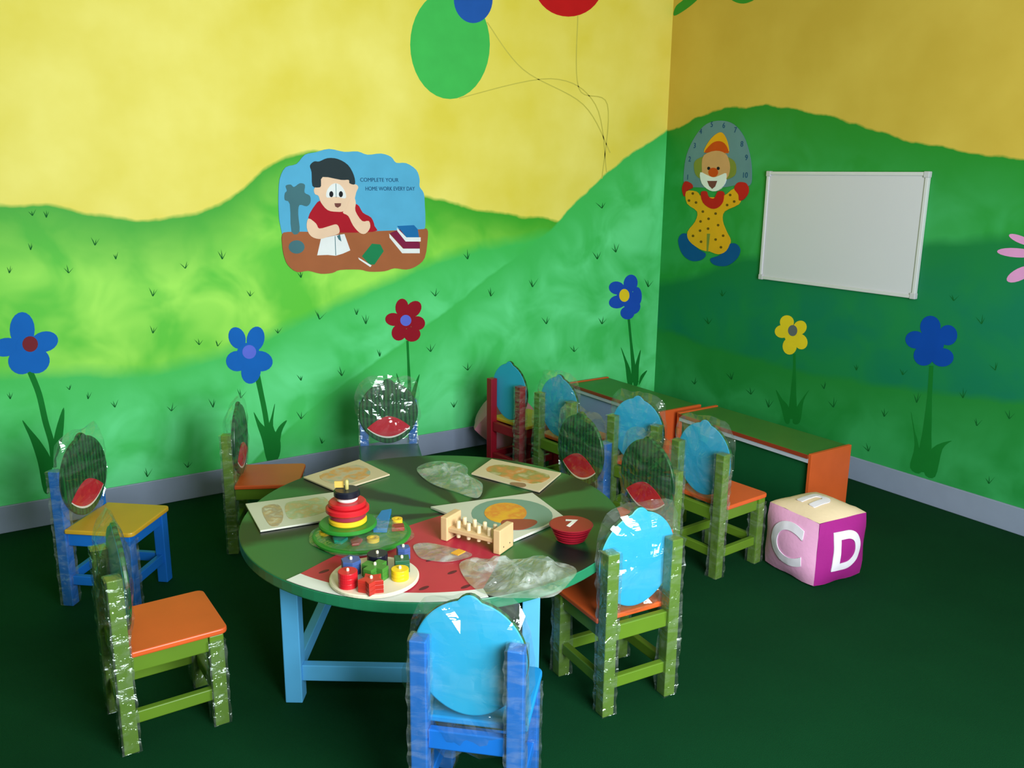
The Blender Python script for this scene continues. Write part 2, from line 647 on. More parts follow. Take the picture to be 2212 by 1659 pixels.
flower('L', [(1362, 612, 15, 19, 10), (1332, 622, 17, 14, 10), (1334, 652, 19, 14, -12), (1366, 662, 17, 17, 0), (1376, 640, 10, 20, 0), (1355, 676, 15, 14, 0), (1350, 640, 18, 22, 0)],
       (1348, 638, 11, 14), 'yellow', 'navy',
       ([(1358, 688), (1363, 740), (1368, 790), (1372, 826)], [5, 5, 9, 16]),
       [[(1341, 750), (1352, 775), (1362, 800), (1366, 830), (1356, 830), (1350, 785)], [(1384, 755), (1380, 790), (1378, 830), (1368, 830), (1372, 790)],
        [(1398, 800), (1388, 818), (1380, 832), (1384, 812)]])
flower('R', [(1700, 696, 15, 15, 0), (1690, 716, 16, 14, 0), (1706, 748, 15, 18, 0), (1730, 738, 14, 17, -20), (1728, 708, 14, 16, 30), (1710, 722, 16, 18, 0)],
       (1713, 714, 10, 12), 'gray', 'yellow',
       ([(1716, 764), (1716, 800), (1714, 850), (1712, 905)], [5, 6, 12, 22]),
       [[(1676, 842), (1690, 862), (1704, 880), (1706, 912), (1696, 912), (1688, 880)], [(1748, 842), (1736, 866), (1728, 912), (1712, 912), (1722, 878)]])
flower('R', [(2010, 706, 22, 24, 0), (1978, 734, 22, 19, 8), (2048, 724, 20, 22, 0), (1996, 768, 22, 22, 0), (2036, 772, 24, 20, 0), (2014, 740, 26, 26, 0)],
       None, None, 'deep',
       ([(2012, 790), (2008, 860), (2002, 940), (1994, 1020)], [9, 10, 20, 40]),
       [[(1968, 890), (1976, 930), (1984, 960), (1990, 1020), (1966, 1010), (1976, 960)], [(2056, 952), (2036, 970), (2020, 1030), (1996, 1020), (2014, 968)]])
rp = empty('painted_flower')
rp.parent = wall_right
for (x, y, rx, ry, ro) in ((2206, 518, 28, 8, 22), (2196, 546, 42, 10, 4), (2204, 592, 32, 13, -26), (2240, 556, 26, 26, 0)):
    on_wall('R', 'petal', ellipse(x, y, rx, ry, 20, R(ro)), P['pink'], rp, 0, PET + 0.0002 * ro / 10)

for i, (name, c, mat, d) in enumerate((('painted_balloon', (1022, -2, 42, 52), 'balloon_blue', 0.0012), ('painted_balloon', (972, 96, 86, 118), 'balloon_green', 0.0010),
                                    ('painted_balloon', (1228, -34, 74, 70), 'balloon_red', 0.0014))):
    rb = empty(name)
    rb.parent = wall_left
    on_wall('L', 'balloon_body', ellipse(*c, n=36), P[mat], rb, 0, d)
    end = [(1318, 330), (1310, 372), (1300, 386)][i]
    st = [(c[0] + (20 if i else 30), c[1] + c[3] - 2), (1130 + 60 * i, 150 + 20 * i), (1260 + 26 * i, 226), end]
    on_wall('L', 'balloon_string', ribbon(smooth_line(st, 8), 2.2), P['string'], rb, 0, 0.0006)
on_wall('R', 'painted_leaf', smooth_ring([(1456, 34), (1460, 14), (1476, 0), (1500, -24), (1530, -30), (1508, -2), (1482, 20)], 4), P['leaf'], wall_right)
on_wall('R', 'painted_leaf', smooth_ring([(1576, -8), (1590, 5), (1612, 7), (1634, -6), (1610, -24)], 4), P['leaf'], wall_right)

rnd = random.Random(4)
tufts_l = [(70, 466), (100, 470), (66, 540), (205, 530), (148, 590), (20, 590), (650, 600), (760, 470), (430, 745), (470, 748), (600, 720), (690, 690), (770, 680), (650, 822),
           (738, 812), (150, 842), (190, 862), (248, 880), (22, 862), (370, 888), (460, 880), (520, 860), (650, 905), (695, 958), (318, 1030), (405, 1010), (790, 700), (820, 770),
           (1290, 560), (1300, 450), (1010, 560), (1060, 640), (940, 640), (930, 760), (1010, 800), (1240, 760), (1300, 700), (1400, 620), (1330, 545), (980, 880), (250, 560), (330, 640),
           (330, 720), (480, 560), (1150, 620), (1180, 700), (540, 640), (400, 580)]
tufts_r = [(1500, 830), (1530, 700), (1580, 820), (1622, 852), (1660, 880), (1780, 840), (1800, 880), (1876, 975), (1910, 900), (1980, 870), (2080, 860), (2136, 1045), (2110, 920), (2180, 905),
           (1850, 800), (1950, 810), (2150, 800), (1560, 640), (2060, 650), (2120, 700)]
for side, lst in (('L', tufts_l), ('R', tufts_r)):
    wall = wall_left if side == 'L' else wall_right
    for (x, y) in lst:
        mb = MB()
        s = rnd.uniform(0.8, 1.25) * 15
        for k in range(3):
            a = R(rnd.uniform(-48, -18) + 32 * k)
            h = s * rnd.uniform(0.8, 1.3)
            tip = (x + math.sin(a) * h, y - math.cos(a) * h)
            pts = [(x - 1.0, y), (x + 1.2, y), (x + math.sin(a) * h * 0.5 + 1.1, y - math.cos(a) * h * 0.55), tip]
            q = [wl(*p) if side == 'L' else wr(*p) for p in pts]
            dd = 0.0005 + 0.0001 * k
            if side == 'L':
                mb.prism([(p[0], 0, p[1]) for p in q], [(p[0], -dd, p[1]) for p in q])
            else:
                mb.prism([(0, -p[0], p[1]) for p in q], [(-dd, -p[0], p[1]) for p in q])
        mb.build('painted_grass_tuft', P['tuft'], wall)


# ---------------------------------------------------------------- wall pictures
def lettering_on(side, body, px, size, mat, parent, d, name='lettering', tilt=0.0, squash=1.0):
    me = text_mesh(body, size, 0.0006)
    me.materials.clear()
    me.materials.append(mat)
    o = link(name, me, parent)
    if side == 'L':
        x, z = wl(*px)
        o.location = (x, -d, z)
        o.rotation_euler = (R(90), R(tilt), 0)
    else:
        y, z = wr(*px)
        o.location = (-d, -y, z)
        o.rotation_euler = (R(90), R(tilt), R(-90))
    o.scale = (squash, 1, 1)
    return o


K = {
    'sky': paint('card_sky_blue', rgb(90, 175, 220), 0.7, spec=0.15),
    'desk': paint('card_desk_brown', rgb(168, 98, 62), 0.7, spec=0.15),
    'hair': paint('card_hair', rgb(44, 56, 62), 0.7, spec=0.15),
    'skin': paint('card_skin', rgb(242, 204, 178), 0.7, spec=0.15),
    'shirt': paint('card_shirt_red', rgb(176, 24, 42), 0.7, spec=0.15),
    'white': paint('card_white', rgb(236, 236, 242), 0.7, spec=0.15),
    'black': paint('card_black', rgb(30, 30, 36), 0.7, spec=0.15),
    'mouth': paint('card_mouth', rgb(120, 70, 66), 0.7, spec=0.15),
    'lamp': paint('card_lamp_grey', rgb(72, 116, 128), 0.7, spec=0.15),
    'bookblue': paint('card_book_blue', rgb(30, 110, 176), 0.7, spec=0.15),
    'bookred': paint('card_book_red', rgb(130, 30, 70), 0.7, spec=0.15),
    'bookgreen': paint('card_book_green', rgb(30, 130, 84), 0.7, spec=0.15),
    'ink': paint('card_ink', rgb(30, 80, 120), 0.7, spec=0.15),
    'orange': paint('card_clown_orange', rgb(236, 170, 30), 0.7, spec=0.15),
    'clownred': paint('card_clown_red', rgb(196, 36, 30), 0.7, spec=0.15),
    'clownblue': paint('card_clown_blue', rgb(14, 84, 150), 0.7, spec=0.15),
    'arch': paint('card_arch_grey', rgb(104, 140, 152), 0.7, spec=0.15),
    'clownskin': paint('card_clown_face', rgb(214, 160, 110), 0.7, spec=0.15),
    'clownhair': paint('card_clown_hair', rgb(130, 140, 60), 0.7, spec=0.15),
    'hat': paint('card_hat', rgb(206, 80, 24), 0.7, spec=0.15),
    'dot': paint('card_dots', rgb(110, 84, 20), 0.7, spec=0.15),
}


def zp(x, y):        # reading off the enlarged crop of the boy picture
    return (580 + x * 380 / 2101, 300 + y * 300 / 1659)


def boy(name, pts, mat, lvl, parent, smooth=0):
    return on_wall('L', name, [zp(*p) for p in (smooth_ring(pts, smooth) if smooth else pts)], K[mat], parent, 0.0005, 0.005 + 0.0009 * lvl)


bp_root = tag(empty('homework_picture', (0, 0, 0)), 'cloud-shaped wall picture of a boy doing homework at a brown desk', 'wall picture')
boy('backing', [(420, 1300), (190, 1180), (135, 1020), (120, 900), (115, 700), (130, 480), (200, 340), (330, 300), (430, 190), (560, 160), (720, 120), (900, 155), (1060, 150), (1180, 190),
                (1340, 175), (1460, 215), (1520, 285), (1640, 290), (1760, 370), (1800, 480), (1800, 570), (1850, 650), (1862, 800), (1868, 950), (1850, 1100), (1700, 1300)], 'sky', 0, bp_root, 3)
boy('desk', [(160, 1150), (230, 1110), (700, 1110), (1300, 1100), (1800, 1080), (1890, 1080), (1895, 1200), (1860, 1420), (1760, 1520), (1640, 1560), (1500, 1545), (1380, 1580),
             (1200, 1585), (1080, 1560), (850, 1565), (760, 1600), (620, 1610), (470, 1575), (340, 1590), (230, 1510), (180, 1390), (160, 1260)], 'desk', 1, bp_root, 3)
boy('desk_lamp', [(270, 1110), (250, 780), (190, 730), (190, 650), (215, 620), (200, 560), (260, 545), (300, 575), (370, 530), (430, 550), (425, 640), (490, 680), (495, 760), (450, 805), (365, 790), (350, 900), (365, 1110)], 'lamp', 1.4, bp_root, 3)
boy('lamp_base', ellipse(330, 1290, 95, 80), 'lamp', 2, bp_root)
boy('shirt', [(470, 940), (560, 780), (640, 740), (900, 800), (1050, 780), (1120, 880), (1220, 940), (1260, 1040), (1240, 1110), (600, 1110), (540, 1010)], 'shirt', 2, bp_root, 3)
boy('face', [(600, 560), (560, 570), (535, 610), (550, 660), (590, 680), (620, 760), (700, 850), (810, 870), (900, 860), (1000, 780), (1040, 640), (1065, 580), (1040, 545), (980, 540), (960, 480), (620, 450)], 'skin', 3, bp_root, 3)
boy('hair', [(520, 560), (510, 400), (490, 320), (540, 270), (600, 270), (700, 230), (820, 240), (940, 310), (1010, 430), (1025, 540), (960, 530), (950, 490), (860, 490), (640, 455), (620, 560), (590, 580)], 'hair', 4, bp_root, 3)
boy('eyes', [(690, 700), (690, 620), (740, 550), (800, 530), (860, 560), (910, 640), (910, 710), (800, 690)], 'white', 4, bp_root, 3)
boy('eye_line', ribbon([(796, 534), (800, 700)], 6), 'lamp', 4.5, bp_root)
for x in (742, 856):
    boy('pupil', ellipse(x, 660, 24, 36), 'black', 5, bp_root)
boy('mouth', [(780, 768), (860, 768), (855, 800), (820, 822), (790, 808)], 'mouth', 4, bp_root)
boy('writing_arm', [(470, 950), (560, 1010), (600, 1070), (720, 1040), (800, 1020), (835, 1060), (830, 1130), (700, 1170), (600, 1195), (500, 1160), (450, 1060)], 'skin', 4, bp_root, 3)
boy('resting_arm', [(880, 880), (930, 810), (960, 720), (1010, 690), (1035, 760), (1030, 860), (1110, 980), (1190, 980), (1205, 1060), (1150, 1130), (1080, 1120), (1000, 1030), (945, 920)], 'skin', 4, bp_root, 3)
boy('open_book', [(620, 1190), (800, 1150), (900, 1135), (970, 1330), (880, 1370), (795, 1395), (700, 1385), (575, 1390)], 'white', 3, bp_root)
boy('book_fold', ribbon([(788, 1160), (796, 1390)], 8), 'lamp', 3.5, bp_root)
boy('pencil', [(810, 1160), (845, 1140), (862, 1225), (830, 1200)], 'lamp', 5, bp_root)
boy('green_book', [(1110, 1400), (1230, 1250), (1330, 1260), (1370, 1340), (1260, 1500), (1200, 1500)], 'bookgreen', 2, bp_root)
boy('book_edge', [(1065, 1415), (1225, 1510), (1210, 1530), (1075, 1440)], 'white', 2.4, bp_root)
boy('red_book_pages', [(1435, 1130), (1600, 1310), (1800, 1310), (1800, 1365), (1590, 1365), (1440, 1180)], 'white', 2, bp_root)
boy('red_book', [(1440, 1125), (1560, 1080), (1800, 1240), (1800, 1310), (1610, 1310)], 'bookred', 2.6, bp_root)
boy('blue_book_pages', [(1525, 1060), (1640, 1175), (1810, 1175), (1810, 1225), (1630, 1225), (1530, 1100)], 'white', 3, bp_root)
boy('blue_book', [(1530, 1040), (1730, 1030), (1775, 1080), (1790, 1175), (1640, 1175)], 'bookblue', 3.6, bp_root)
tl = wl(*zp(1080, 500)); tr2 = wl(*zp(1550, 490))
lettering_on('L', 'COMPLETE YOUR', zp(1320, 492), 0.0275, K['ink'], bp_root, 0.0062, squash=1.0)
lettering_on('L', 'HOME WORK EVERY DAY', zp(1450, 597), 0.0285, K['ink'], bp_root, 0.0062, squash=0.86)


def zc(x, y):        # enlarged crop of the clown
    return (1440 + x * 240 / 1106, 240 + y * 360 / 1659)


def clown(name, pts, mat, lvl, parent, smooth=0):
    return on_wall('R', name, [zc(*p) for p in (smooth_ring(pts, smooth) if smooth else pts)], K[mat], parent, 0.0005, 0.004 + 0.0009 * lvl)


cl = tag(empty('clown_cutout'), 'clown wall cutout in a dotted yellow suit under an arch of numbers', 'wall picture')
clown('number_arch', [(190, 740), (175, 620), (205, 430), (290, 250), (400, 130), (540, 95), (670, 130), (770, 250), (830, 430), (850, 600), (830, 740), (690, 740), (560, 760), (330, 760)], 'arch', 0, cl, 4)
clown('shoe', [(120, 1290), (160, 1220), (230, 1240), (300, 1360), (390, 1420), (350, 1480), (250, 1490), (160, 1420)], 'clownblue', 1, cl, 4)
clown('shoe', [(440, 1470), (540, 1430), (620, 1330), (690, 1320), (735, 1380), (700, 1470), (600, 1540), (480, 1530)], 'clownblue', 1, cl, 4)
clown('suit', [(200, 800), (300, 800), (360, 850), (560, 850), (680, 770), (740, 850), (720, 930), (580, 1000), (560, 1090), (600, 1200), (640, 1290), (600, 1390), (520, 1425), (430, 1395),
               (405, 1395), (330, 1370), (230, 1290), (215, 1200), (290, 1100), (310, 1000), (210, 920)], 'orange', 2, cl, 3)
clown('leg_gap', [(408, 1220), (440, 1220), (420, 1400), (404, 1395)], 'clownhair', 2.6, cl)
clown('glove', [(160, 770), (190, 700), (250, 720), (265, 760), (200, 800), (180, 850)], 'clownred', 3, cl, 4)
clown('glove', [(680, 770), (720, 710), (800, 720), (820, 800), (780, 870), (730, 890), (720, 830)], 'clownred', 3, cl, 4)
clown('hair', [(280, 560), (310, 480), (480, 430), (660, 480), (700, 580), (660, 660), (480, 700), (320, 660)], 'clownhair', 3, cl, 4)
clown('hat', [(380, 410), (430, 300), (500, 230), (560, 215), (610, 300), (620, 420), (500, 390)], 'orange', 4, cl, 3)
clown('hat_band', [(385, 415), (450, 330), (510, 300), (570, 310), (612, 360), (618, 420), (500, 395)], 'hat', 4.6, cl, 3)
clown('face', [(360, 560), (380, 440), (500, 395), (600, 430), (640, 560), (600, 680), (480, 720), (380, 680)], 'clownskin', 5, cl, 3)
clown('muzzle', [(345, 610), (420, 640), (480, 660), (540, 640), (605, 620), (590, 720), (520, 790), (440, 790), (360, 720)], 'white', 6, cl, 3)
clown('nose', ellipse(475, 610, 48, 46), 'hat', 7, cl)
for x in (430, 525):
    clown('eye', ellipse(x, 570, 14, 16), 'black', 7, cl)
clown('mouth', [(415, 695), (515, 695), (495, 750), (465, 775), (435, 745)], 'mouth', 7, cl)
clown('collar', [(350, 810), (400, 800), (420, 850), (480, 870), (520, 800), (575, 810), (570, 900), (520, 960), (450, 970), (370, 910)], 'clownred', 5, cl, 3)
for (x, y) in [(268, 820), (230, 890), (300, 910), (640, 835), (610, 935), (680, 900), (368, 1000), (495, 1020), (425, 1072), (345, 1098), (520, 1135), (420, 1170), (340, 1190), (270, 1242),
               (350, 1300), (570, 1240), (495, 1278), (548, 1355)]:
    clown('suit_dot', ellipse(x, y, 13, 13, 10), 'dot', 3.2, cl)
for k, (x, y) in enumerate([(215, 660), (235, 480), (285, 345), (345, 205), (455, 135), (575, 145), (690, 190), (755, 330), (800, 465), (785, 640)]):
    lettering_on('R', str(k + 1), zc(x, y), 0.044, K['ink'], cl, 0.0050)

# whiteboard
wbd = tag(empty('whiteboard', (0, -1.329, 1.003)), 'blank whiteboard with thin silver frame hung on the right wall', 'whiteboard')
m_alu = paint('aluminium', rgb(214, 210, 218), 0.3, 0.04)
m_wbp = paint('whiteboard_panel', rgb(214, 208, 222), 0.28, 0.03, 2.0)
BW, BHH = 0.968, 0.60
MB().box((-0.010, 0, BHH / 2), (0.012, BW - 0.02, BHH - 0.02)).build('panel', m_wbp, wbd)
for z in (0.009, BHH - 0.009):
    MB().box((-0.012, 0, z), (0.022, BW, 0.018)).build('frame_rail', m_alu, wbd, 0.003)
for y in (-BW / 2 + 0.009, BW / 2 - 0.009):
    MB().box((-0.012, y, BHH / 2), (0.022, 0.018, BHH - 0.036)).build('frame_rail', m_alu, wbd, 0.003)
m_corner = paint('corner_plastic', rgb(198, 194, 204), 0.4)
for z in (0.012, BHH - 0.012):
    for y in (-BW / 2 + 0.012, BW / 2 - 0.012):
        MB().box((-0.0125, y, z), (0.026, 0.03, 0.03)).build('corner_cap', m_corner, wbd, 0.004)


# ================================================================ CHAIRS
def melon_material(name, ca, cb, scale, radial=None):
    """dark wavy stripes of a watermelon skin"""
    mt, t, b, N, L = nt(name)
    tc = N('ShaderNodeTexCoord')
    if radial is None:
        mp = N('ShaderNodeMapping')
        mp.inputs['Scale'].default_value = (1, 1, 0.25)
        L(tc.outputs['Object'], mp.inputs['Vector'])
        wv = N('ShaderNodeTexWave')
        wv.bands_direction = 'X'
        wv.inputs['Scale'].default_value = scale
        wv.inputs['Distortion'].default_value = 2.5
        wv.inputs['Detail'].default_value = 3
        wv.inputs['Detail Scale'].default_value = 2.0
        L(mp.outputs['Vector'], wv.inputs['Vector'])
        f = wv.outputs['Fac']
    else:
        sp = N('ShaderNodeSeparateXYZ')
        sb = N('ShaderNodeVectorMath')
        sb.operation = 'SUBTRACT'
        sb.inputs[1].default_value = radial
        L(tc.outputs['Object'], sb.inputs[0])
        L(sb.outputs['Vector'], sp.inputs['Vector'])
        at = N('ShaderNodeMath')
        at.operation = 'ARCTAN2'
        L(sp.outputs['Y'], at.inputs[0])
        L(sp.outputs['X'], at.inputs[1])
        nz = N('ShaderNodeTexNoise')
        nz.inputs['Scale'].default_value = 5.0
        nz.inputs['Detail'].default_value = 4
        L(tc.outputs['Object'], nz.inputs['Vector'])
        ma = N('ShaderNodeMath')
        ma.operation = 'MULTIPLY_ADD'
        ma.inputs[1].default_value = 0.28
        L(nz.outputs['Fac'], ma.inputs[0])
        L(at.outputs['Value'], ma.inputs[2])
        mu = N('ShaderNodeMath')
        mu.operation = 'MULTIPLY'
        mu.inputs[1].default_value = scale
        L(ma.outputs['Value'], mu.inputs[0])
        sn = N('ShaderNodeMath')
        sn.operation = 'SINE'
        L(mu.outputs['Value'], sn.inputs[0])
        f = sn.outputs['Value']
    rr = N('ShaderNodeMapRange')
    rr.inputs['From Min'].default_value = 0.25 if radial is None else -0.1
    rr.inputs['From Max'].default_value = 0.6 if radial is None else 0.7
    L(f, rr.inputs['Value'])
    mx = N('ShaderNodeMix')
    mx.data_type = 'RGBA'
    mx.inputs['A'].default_value = ca
    mx.inputs['B'].default_value = cb
    L(rr.outputs['Result'], mx.inputs['Factor'])
    L(mx.outputs['Result'], b.inputs['Base Color'])
    b.inputs['Roughness'].default_value = 0.38
    return mt


FR = {
    'olive': paint('frame_olive', rgb(92, 124, 30), 0.45),
    'blue': paint('frame_blue', rgb(22, 104, 196), 0.45),
    'red': paint('frame_red', rgb(136, 16, 34), 0.4),
}
ST = {
    'orange': paint('seat_orange', rgb(212, 88, 38), 0.4),
    'yellow': paint('seat_yellow', rgb(204, 158, 44), 0.4),
    'slate': paint('seat_slate', rgb(58, 88, 104), 0.4),
    'cyan': paint('seat_cyan', rgb(30, 140, 210), 0.4),
}
m_back = paint('back_cyan', rgb(48, 166, 214), 0.4, 0.05)
m_melon = melon_material('melon_skin', rgb(10, 56, 28), rgb(26, 92, 44), 16.0)
m_flesh = paint('melon_flesh', rgb(196, 28, 48), 0.4)
m_rind = paint('melon_rind', rgb(238, 226, 220), 0.4)
m_film = film('wrapping_film', haze=0.06, bump=0.9, rough=0.05, bscale=24.0, gloss=1.4)
m_film2 = film('loose_film', haze=0.032, gloss=1.0, bscale=12.0, bump=0.55, rough=0.05)

PH, PT = 0.521, 0.040          # rear post height and thickness
HX, HY = 0.115, 0.1235         # half spacing of the legs
_cache = {}


def cached(key, fn):
    if key not in _cache:
        _cache[key] = fn()
    return _cache[key]


def board_outline(n=44):
    pts = []
    for k in range(n):
        a = 2 * math.pi * k / n
        x = 0.1385 * math.cos(a)
        z = 0.150 * math.sin(a)
        if a > math.pi:                      # the lower part narrows to a rounded foot
            x *= 1.0 - 0.10 * abs(math.sin(a)) ** 2
        d = abs(a - math.pi / 2)
        if d < 0.19:                         # little stalk at the top
            z = 0.150 * math.sin(a) + 0.014 * math.cos(d / 0.19 * math.pi / 2) ** 0.6
        pts.append((x, z + 0.465))
    return pts


def board_mesh():
    ring = board_outline(88)
    y0, y1 = -HY + PT / 2 + 0.001, -HY + PT / 2 + 0.016
    return MB().prism([(x, y0, z) for x, z in ring], [(x, y1, z) for x, z in ring], 1, 0, 1).mesh('backrest', [m_back, m_melon])


def lens(top, low, n=14, wd=0.102):
    up = [(-wd + 2 * wd * k / n, top * (1 - abs(2 * k / n - 1) ** 1.7)) for k in range(n + 1)]
    dn = [(wd - 2 * wd * k / n, -low * (1 - (2 * k / n - 1) ** 2)) for k in range(1, n)]
    return up + dn


def flat_on_board(ring, t, name, mat):
    y0 = -HY + PT / 2 + 0.0158
    c = 0.392
    return MB().prism([(x, y0, z + c) for x, z in ring], [(x, y0 + t, z + c) for x, z in ring]).mesh(name, mat)


def crumple(p, amp, sc, seed):
    n = noise.noise_vector(Vector(p) * sc + Vector((seed, seed * 0.7, -seed)))
    return Vector(p) + n * amp


def sleeve_mesh(h0, h1, sx, sy, seed):
    """wrinkled film pulled over a leg"""
    mb = MB()
    n = max(6, int((h1 - h0) / 0.014))
    per = []
    k = 4
    for i in range(k):
        per.append((-sx + 2 * sx * i / k, -sy))
    for i in range(k):
        per.append((sx, -sy + 2 * sy * i / k))
    for i in range(k):
        per.append((sx - 2 * sx * i / k, sy))
    for i in range(k):
        per.append((-sx, sy - 2 * sy * i / k))
    q = len(per)
    vs, fs = [], []
    for j in range(n + 1):
        z = h0 + (h1 - h0) * j / n
        for (x, y) in per:
            c = noise.noise(Vector((x * 40, y * 40, z * 38 + x * 30)) + Vector((seed, 0, 0)))
            s = 1.0 + 0.20 * (c + 0.30)
            vs.append((x * s, y * s, z))
    for j in range(n):
        for i in range(q):
            a, b2 = j * q + i, j * q + (i + 1) % q
            fs.append((a, b2, b2 + q, a + q))
    vs.append((0, 0, h1 + 0.004))
    tip = len(vs) - 1
    for i in range(q):
        fs.append((n * q + i, n * q + (i + 1) % q, tip))
    return mb.add(vs, fs).mesh('plastic_sleeve', m_film)


def bag_mesh(seed, x1=0.150, z0=0.29, z1=0.645, ear=0.02, low=False):
    """loose clear bag over the backrest and the tops of the posts"""
    n, mth = 8, 44
    vs, fs = [], []
    zc0, hz = (z0 + z1) / 2, (z1 - z0) / 2
    rings = []
    for side in (1, -1):
        for i in range(n + 1):
            r = i / n
            ring = []
            for k in range(mth):
                a = 2 * math.pi * k / mth
                ca, sa = math.cos(a), math.sin(a)
                e = 4.5 if sa > 0 else 2.6
                sq = (abs(ca) ** e + abs(sa) ** e) ** (-1 / e)
                bul = (1 - r ** 4)
                yy = -0.098 + side * (0.026 if side > 0 else 0.050) * bul
                p = Vector((x1 * r * ca * sq, yy, zc0 + hz * r * sa * sq))
                if r > 0.99:
                    p += Vector((ca * ear * noise.noise(Vector((a * 3, seed, 1))), 0.01 * noise.noise(Vector((a * 5, seed, 7))), sa * ear * noise.noise(Vector((a * 3, seed, 4)))))
                else:
                    q = noise.noise(Vector((p.x * 16, p.z * 16 + p.x * 10, seed))) + 0.5 * noise.noise(Vector((p.x * 42, p.z * 42, seed + 3)))
                    p.y += side * 0.010 * q * (1 if side > 0 else 1.4)
                ring.append(p)
            rings.append((side, i, ring))
    mb = MB()
    base = {}
    for (s, i, ring) in rings:
        if i == n and s == -1:
            base[(s, i)] = base[(1, n)]
            continue
        base[(s, i)] = len(vs)
        vs += ring
    for s in (1, -1):
        for i in range(1, n):
            a0, b0 = base[(s, i)], base[(s, i + 1)]
            for k in range(mth):
                j = (k + 1) % mth
                fs.append((a0 + k, a0 + j, b0 + j, b0 + k))
        fs.append(tuple(base[(s, 1)] + k for k in range(mth)))
    used = sorted({i for f in fs for i in f})
    mp = {u: q for q, u in enumerate(used)}
    me = mb.add([vs[u] for u in used], [tuple(mp[i] for i in f) for f in fs]).mesh('plastic_bag', m_film2)
    return me


def make_chair(x, y, fx, fy, frame, seat, label, wraps=(1, 1, 1, 1), bag=1, z=0.0, bagargs=None, seat_film=False):
    """legs: rear left, rear right, front left, front right seen from the sitter; fx, fy = facing direction"""
    th = math.atan2(-fx, fy)
    c = tag(empty('toddler_chair', (x, y, z), th), label, 'chair', 'toddler chairs')
    fm = FR[frame]

    def rod(name, key, fn, bevel=0.003):
        me = cached((key, frame), fn)
        return link(name, me, c, bevel)
    post = lambda: MB().box((0, 0, PH / 2), (PT, PT, PH)).mesh('post', fm)
    leg = lambda: MB().box((0, 0, 0.2875 / 2), (PT, PT, 0.2875)).mesh('leg', fm)
    spots = []
    for sx in (-1, 1):
        o = rod('post', 'post', post)
        o.location = (sx * HX, -HY, 0)
        spots.append(o)
    for sx in (-1, 1):
        o = rod('leg', 'leg', leg)
        o.location = (sx * HX, HY, 0)
        spots.append(o)
    ax = lambda: MB().box((0, 0, 0), (2 * HX - PT, 0.022, 0.05)).mesh('apron', fm)
    ay = lambda: MB().box((0, 0, 0), (0.022, 2 * HY - PT, 0.05)).mesh('apron', fm)
    sx_ = lambda: MB().box((0, 0, 0), (2 * HX - PT, 0.022, 0.036)).mesh('stretcher', fm)
    sy_ = lambda: MB().box((0, 0, 0), (0.022, 2 * HY - PT, 0.036)).mesh('stretcher', fm)
    for s in (-1, 1):
        rod('apron', 'apron_x', ax).location = (0, s * HY, 0.2625)
        rod('apron', 'apron_y', ay).location = (s * HX, 0, 0.2625)
        rod('stretcher', 'stretch_x', sx_).location = (0, s * HY, 0.100)
        rod('stretcher', 'stretch_y', sy_).location = (s * HX, 0, 0.100)

    def seat_m():
        w2, f0, b0, r = 0.140, 0.157, -HY + PT / 2 + 0.001, 0.022
        ring = [(-w2, b0), (w2, b0)]
        for k in range(6):
            a = k / 5 * math.pi / 2
            ring.append((w2 - r + r * math.cos(a), f0 - r + r * math.sin(a)))
        for k in range(6):
            a = math.pi / 2 + k / 5 * math.pi / 2
            ring.append((-w2 + r + r * math.cos(a), f0 - r + r * math.sin(a)))
        return MB().prism([(px, py, 0.288) for px, py in ring], [(px, py, 0.305) for px, py in ring]).mesh('seat', ST[seat])
    link('seat', cached(('seat', seat), seat_m), c, 0.004)
    bk = link('backrest', cached('board', board_mesh), c, 0.004)
    link('melon_rind', cached('rind', lambda: flat_on_board(lens(0.058, 0.050), 0.0012, 'melon_rind', m_rind)), bk)
    link('melon_slice', cached('flesh', lambda: flat_on_board([(px * 0.985, pz * 0.93 + (0.003 if pz < 0 else 0.004)) for px, pz in lens(0.058, 0.048)], 0.0020, 'melon_slice', m_flesh)), bk)
    for i, s in enumerate(spots):
        if not wraps[i]:
            continue
        h = PH if i < 2 else 0.270
        ms = cached(('sleeve', i, len(_cache) % 3), lambda: sleeve_mesh(0.004, h, PT / 2 + 0.004, PT / 2 + 0.004, 3.1 * i + 0.7 * len(_cache)))
        o = link('plastic_sleeve', ms, c)
        o.location = s.location
    if bag:
        a = bagargs or {}
        link('plastic_bag', cached(('bag', bag, tuple(a.items())), lambda: bag_mesh(bag * 5.3, **a)), c)
    return c


make_chair(-3.535, -0.872, 0.766, -0.643, 'blue', 'yellow', 'blue-framed toddler chair with a yellow seat by the left wall', (0, 1, 0, 1), 1)
make_chair(-3.562, -1.787, 1.0, 0.0, 'olive', 'orange', 'olive toddler chair with orange seat standing apart at the front left', (1, 1, 1, 1), 2)
make_chair(-2.900, -0.704, 0.89, -0.46, 'olive', 'orange', 'olive toddler chair seen edge-on beside the blue flower with a lilac centre', (1, 1, 1, 1), 3)
make_chair(-2.300, -0.690, -0.38, -0.925, 'blue', 'slate', 'blue toddler chair behind the table under the dark red flower', (1, 1, 0, 0), 4)
make_chair(-1.935, -1.545, -0.995, -0.06, 'blue', 'yellow', 'blue toddler chair with melon backrest at the far right of the table', (1, 1, 0, 0), 5)
make_chair(-1.935, -1.950, -0.998, -0.04, 'olive', 'orange', 'olive toddler chair with melon backrest rising behind the bright blue backrest', (1, 1, 1, 1), 6)
make_chair(-2.340, -2.365, 0.085, 0.996, 'olive', 'orange', 'olive toddler chair tucked under the right of the table, bright blue back', (1, 1, 1, 1), 7)
